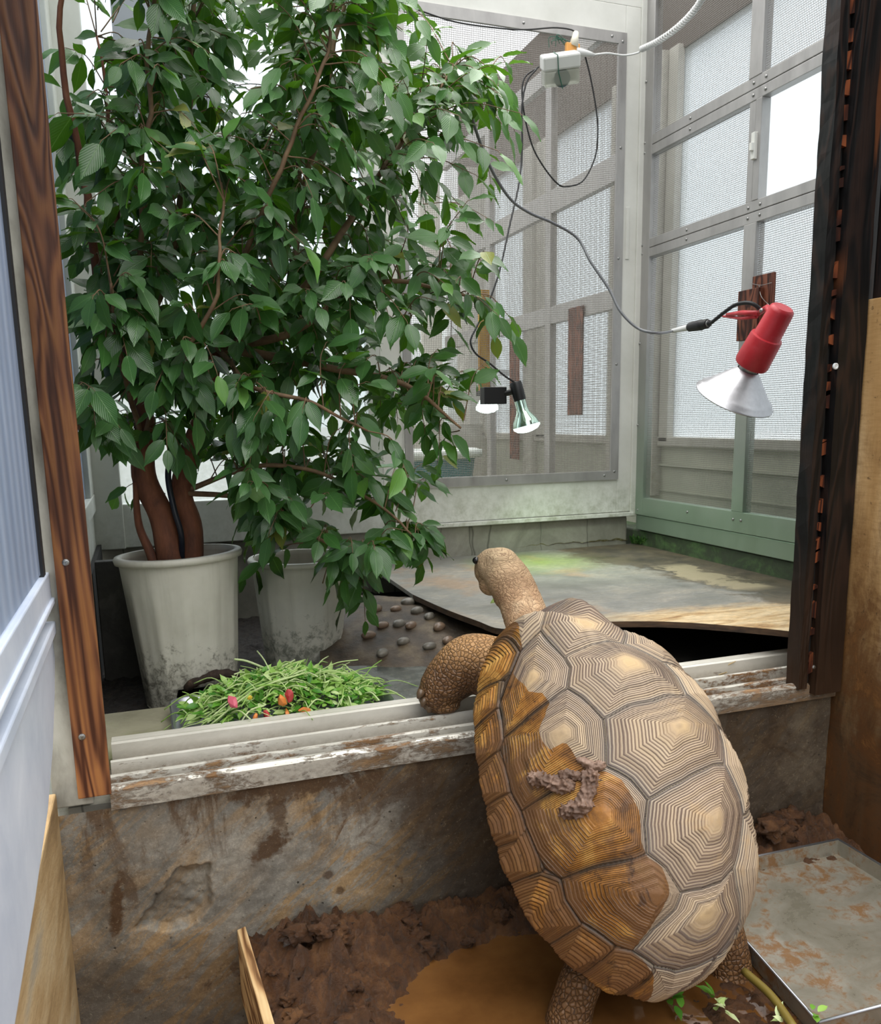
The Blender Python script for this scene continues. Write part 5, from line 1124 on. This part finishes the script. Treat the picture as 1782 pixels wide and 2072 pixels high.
# arm and clamp
ca = onx(1545, 628, XLAMP+.03)
MB().tube([onx(1470, 637, 2.30), onx(1500, 633, 2.27), onx(1535, 634, 2.24)], [.006, .010, .010], 10).tube([onx(1462, 640, 2.31), onx(1500, 644, 2.28), onx(1530, 640, 2.25)], [.004, .007, .009], 10).tube([onx(1530, 636, 2.25), onx(1552, 622, XLAMP+.05), onx(1560, 645, XLAMP+.02)], [.010, .011, .008], 10).out('clamp', M['red'], lamp, smooth=True)
screw(onx(1540, 628, 2.205), (-1, -.6, .1), .008).out('screw', M['screw'], lamp, smooth=True)
lc = spline([onx(1545, 632, 2.25), onx(1520, 614, 2.21), onx(1490, 616, 2.19), onx(1465, 632, 2.17), onx(1440, 652, 2.16), onx(1430, 657, 2.16)], 8)
MB().tube(lc, .0075, 10).out('power_cord', M['cblack'], lamp, smooth=True)
a, b = onx(1436, 654, 2.16), onx(1395, 662, 2.16); d = (b-a).normalized(); pl_l = (b-a).length
MB().lathe([(.009, 0), (.013, .004), (.012, .012)] + [(.017+.0012*(i % 2), .014+i*.0035) for i in range(9)]+[(.021, .05), (.022, .056), (.018, pl_l)], frame_to(a, d), 24).out('plug', M['cblack'], lamp, smooth='auto')
MB().lathe([(.0135, .004), (.0135, .011)], frame_to(a, d), 20).out('plug_clip', M['screw'], lamp)
adopt(lamp)
c0, c1 = b, onx(1360, 670, 2.16)
gc = thing('extension_cable', 'grey extension cable sagging from the ficus across the door to the red lamp plug', 'cable', tuple(c1))
MB().lathe([(.012, 0), (.013, .01), (.009, (c1-c0).length)], frame_to(c0, c1-c0), 16).out('connector', M['cwhite'], gc, smooth='auto', lab='cream connector')
gpts = [(950, 215, 2.7), (962, 262, 2.75), (990, 335, 2.8), (1030, 400, 2.9), (1070, 430, 2.95), (1120, 452, 3.0), (1168, 482, 3.0), (1195, 530, 2.95), (1232, 585, 2.9), (1255, 630, 2.85), (1290, 664, 2.8), (1330, 674, 2.75)]
MB().tube(spline([ony(*q) for q in gpts]+[c1], 8), .0052, 10).out('cord', M['cgrey'], gc, smooth=True); adopt(gc)
# small lit lamp by the door
YL = 3.45
glow = NT('lit_bulb_glass'); c = glow.co(); em = glow.n('Emission', None, 0, Color=(.80, 1., .93, 1), Strength=5.)
M['glow'] = glow.done(em)
gl2 = NT('silvered_bulb'); M['silver'] = gl2.done(gl2.pbr('cfe8d8', .08, Metallic=.9))
sl_ = thing('spot_lamp', 'small black clip lamp with a glowing greenish-white reflector bulb before the door mesh', 'lamp', tuple(ony(1040, 785, YL)))
a, b = ony(1042, 772, YL), ony(1062, 870, YL+.0); d = (b-a).normalized(); m_ = frame_to(a, d+Vector((0, -.12, -.0)), Vector((0, -1, 0)))
s = (b-a).length
MB().lathe([(.001, 0), (.024, .002), (.027, .008), (.028, .05), (.027, .085)], m_, 28).out('socket', M['black'], sl_, smooth='auto')
MB().lathe([(.024, .080), (.025, .12), (.03, .14), (.054, .175), (.060, .195), (.0605, .20)], m_, 40, cap=False).out('bulb_neck', M['silver'], sl_, smooth=True)
MB().lathe([(.0605, .199), (.058, .208), (.045, .219), (.02, .226), (.0005, .228)], m_, 40, cap=False).out('bulb_face', M['glow'], sl_, smooth=True)
MB().box(tuple(ony(980, 818, YL+.02)), tuple(ony(1016, 784, YL+.07))).tube([ony(1012, 798, YL+.04), ony(1028, 795, YL+.02), ony(1042, 790, YL)], [.010, .013, .012], 12).out('clip', M['black'], sl_, bev=.002)
adopt(sl_)
pt_ = bpy.data.lights.new('bulb_light', 'SPOT'); pt_.energy = 11; pt_.color = (.72, 1., .70); pt_.spot_size = math.radians(120); pt_.spot_blend = .8; pt_.shadow_soft_size = .05
po = bpy.data.objects.new('bulb_light', pt_); COL.objects.link(po); po.matrix_world = Matrix.Translation(m_@Vector((0, 0, .24)))@Vector(d+Vector((.25, -.12, 0))).to_track_quat('-Z', 'Y').to_matrix().to_4x4(); po.parent = sl_; po.matrix_parent_inverse = sl_.matrix_world.inverted()
# lamp behind the mesh
s3 = thing('spot_lamp', 'second lit bulb with a pale glow behind the mesh left of the first', 'lamp', tuple(ony(985, 800, 3.9)))
m_ = frame_to(ony(984, 785, 3.86), Vector((.03, 0, -1)), Vector((0, -1, 0)))
MB().lathe([(.02, -.05), (.022, .03)], m_, 20).out('socket', M['black'], s3)
_q = ony(984, 788, 3.80); MB().box((_q.x-.03, 3.757, _q.z-.03), (_q.x+.03, 3.86, _q.z+.01)).out('bracket', M['black'], s3)
MB().lathe([(.022, .03), (.03, .05), (.055, .09), (.054, .105), (.03, .118), (.001, .122)], m_, 32, cap=False).out('bulb', M['glow'], s3, smooth=True); adopt(s3)
# yellow post beyond the mesh
a, b = ony(970, 585, 3.76), ony(992, 790, 3.76)
tag(MB().box((a.x, 3.762, b.z), (b.x, 3.79, a.z)).out('yellow_stake', mk_wood('yellow_painted_wood', 'a87a1c', 'c89a30', 'd8b04c', 1., knots=.3), bev=.002), 'mustard yellow wooden stake behind the door mesh', 'stake')
MB_ = MB().box(tuple(ony(1012, 748, 3.762)), tuple(ony(1030, 760, 3.766))).out('paper_label', simple('tag_white', 'dfe4ec', .6)); tag(MB_, 'small white tag above the second bulb behind the mesh', 'tag')
q = ony(914, 810, 3.765); r_m = Matrix.Translation(q)@Matrix.Rotation(.7, 4, 'Y')
tag(MB().box((-.025, 0, -.018), (.025, .002, .018), r_m).out('paper_label', simple('tag_white2', 'dfe4ec', .6)), 'tilted white tag hanging on a wire low behind the mesh', 'tag')
cable('hanging_wire', [ony(1000, 745, 3.766), ony(960, 772, 3.766), ony(925, 800, 3.766)], .0018, M['cblack'], 'thin dark wire holding the tilted white tag', 5)
# black cable from plug, loop, down to the small lamp
bc = [(1180, 100, 3.66), (1195, 160, 3.66), (1207, 230, 3.66), (1209, 275, 3.66), (1203, 320, 3.66), (1180, 365, 3.66), (1150, 377, 3.66), (1128, 372, 3.66), (1098, 335, 3.66), (1075, 290, 3.66), (1058, 215, 3.64), (1060, 160, 3.63), (1090, 135, 3.63)]
cable('black_cable', [ony(*q) for q in bc], .0036, M['cblack'], 'black cable hanging in a loop below the timer box in front of the door mesh', 7)
cable('black_cable', [ony(*q) for q in ((1085, 140, 3.62), (1066, 165, 3.62), (1056, 215, 3.62), (1056, 300, 3.62), (1050, 370, 3.6), (1030, 460, 3.55), (1010, 550, 3.5), (985, 620, 3.48), (965, 660, 3.46), (952, 690, 3.45), (962, 715, 3.45), (990, 735, 3.45), (1020, 760, 3.45), (1040, 773, YL))], .0042, M['cblack'], 'black cable running down from the timer through the leaves to the small lit lamp', 7)
cable('black_cable', [ony(*q) for q in ((845, 20, 3.68), (920, 44, 3.68), (1000, 56, 3.68), (1060, 60, 3.68), (1120, 56, 3.68), (1155, 60, 3.68), (1165, 68, 3.68))], .0034, M['cblack'], 'black cable running along the top of the door mesh to the plug', 7)
# timer box
tb = thing('timer_box', 'translucent white plastic timer box tied up in front of the door mesh', 'box', tuple(ony(1135, 130, 3.62)))
o_ = ony(1095, 112, 3.60); ux = (ony(1165, 100, 3.58)-o_); uz = (ony(1107, 158, 3.60)-ony(1100, 124, 3.60)); 
mt = Matrix.Translation(ony(1133, 132, 3.63))@Euler((math.radians(28), math.radians(-7), math.radians(-18))).to_matrix().to_4x4()
MB().box((-.082, -.05, -.012), (.082, .05, .045), mt).out('box_lid', simple('white_box', 'd5d6d2', .35), tb, bev=.008)
gt = NT('cloudy_plastic'); M['cloud'] = gt.done(gt.n('MixShader', None, 0, i0=.55, i1=gt.pbr('b8bbae', .25), i2=gt.n('BsdfTransparent', None, 0, Color=(.9, .92, .88, 1))))
MB().box((-.078, -.046, -.075), (.078, .046, -.012), mt).out('box_body', M['cloud'], tb, bev=.008)
MB().lathe([(.001, 0), (.034, 0), (.036, .004), (.036, .012)], mt@Matrix.Translation((0, -.03, -.045))@Matrix.Rotation(math.pi/2, 4, 'X'), 28).out('dial', simple('dark_dial', '4a5c60', .4), tb)
MB().tube([mt@Vector(q) for q in ((-.02, .04, .048), (-.02, -.052, .048), (-.018, -.054, -.02), (.0, -.05, -.085))], .0022, 6).out('green_tie', simple('green_tie', '1f5a48', .5), tb); adopt(tb)
pg = thing('white_plug', 'cream plug with an orange adaptor standing on the timer box', 'plug', tuple(ony(1163, 85, 3.64)))
MB().tube([ony(1165, 66, 3.66), ony(1163, 78, 3.655), ony(1160, 95, 3.65)], [.012, .016, .022], 14).out('plug_body', simple('cream_plastic', 'd8d4c4', .4), pg, smooth=True)
MB().box(tuple(ony(1146, 106, 3.64)), tuple(ony(1169, 92, 3.66))).out('adaptor', simple('orange_adaptor', 'd99a4e', .45), pg, bev=.003)
MB().tube([ony(1166, 104, 3.64), ony(1185, 108, 3.64), ony(1202, 111, 3.64)], [.016, .014, .006], 14).out('side_plug', M['cwhite'], pg, smooth=True); adopt(pg)
wcab = thing('coiled_cable', 'white cable that turns into a coiled cord climbing to the upper right', 'cable', tuple(ony(1240, 108, 3.64)))
MB().tube(spline([ony(1200, 111, 3.64), ony(1230, 108, 3.64), ony(1262, 112, 3.64), ony(1290, 107, 3.62), ony(1297, 100, 3.60)], 8), .0042, 8).out('cord', M['cwhite'], wcab, smooth=True)
A0 = spline([ony(1297, 100, 3.60), ony(1330, 84, 3.5), ony(1370, 56, 3.35), ony(1405, 20, 3.2), ony(1430, -20, 3.1), ony(1450, -60, 3.0)], 30)
co2 = []
nturn = 44; 
for i in range(nturn*10):
    f = i/(nturn*10)*(len(A0)-2); j = int(f); p = A0[j].lerp(A0[j+1], f-j); d = (A0[j+1]-A0[j]).normalized(); u = d.cross(Vector((0, 1, 0))).normalized(); w = d.cross(u); an = i/10*2*math.pi
    co2.append(p+(u*math.cos(an)+w*math.sin(an))*.0105)
MB().tube(co2, .0042, 6).out('coil', M['cwhite'], wcab, smooth=True); adopt(wcab)
gt_ = MB()
rg = random.Random(3)
for k in range(5): gt_.tube(spline([ony(1122+rg.uniform(-12, 14), 92+rg.uniform(-14, 8), 3.66), ony(1118+rg.uniform(-12, 20), 78+rg.uniform(-10, 14), 3.65), ony(1130+rg.uniform(-14, 30), 90+rg.uniform(-12, 6), 3.66)], 5), .0016, 5)
tag(gt_.out('green_string', simple('green_string', '1f5a48', .6), smooth=True), 'tangle of thin green string above the timer box', 'string')
# tub in the next pen
tu = thing('plastic_tub', 'teal tub with a pale rim in the next pen, seen through the door mesh', 'tub', (1.75, 5.0, .3))
mt = Matrix.Translation((1.62, 5.1, .0))@Matrix.Diagonal((1.15, .6, 1, 1))
MB().lathe([(.30, .02), (.36, .50)], mt, 48).out('tub_body', simple('teal_plastic', '2f6f72', .4), tu, smooth='auto'); MB().lathe([(.36, .50), (.40, .505), (.405, .55), (.37, .56), (.36, .52)], mt, 48, cap=False).out('rim', simple('pale_rim', 'cfd6d0', .4), tu, smooth=True); adopt(tu)
# black hose beside the trunk
cable('garden_hose', [ony(352, 900, 2.66), ony(340, 960, 2.64), ony(352, 1030, 2.62), ony(366, 1080, 2.62), ony(368, 1130, 2.64)], .009, simple('dark_blue_hose', '161b26', .4), 'dark blue-black hose hanging down beside the fig trunk into the pot')
# straw bits on the track
for k, (q0, q1, lab) in enumerate((((1452, 1355), (1488, 1338), 'pale straw bit lying across the track groove right of the shell'), ((1455, 1366), (1470, 1360), 'short straw splinter on the track beside the longer straw bit'))):
    tag(MB().tube([onz(*q0, -.022), onz(*q1, .004)], [.003, .0015], 6).out('straw', simple('straw%d' % k, 'b09a70', .7)), lab, 'straw')
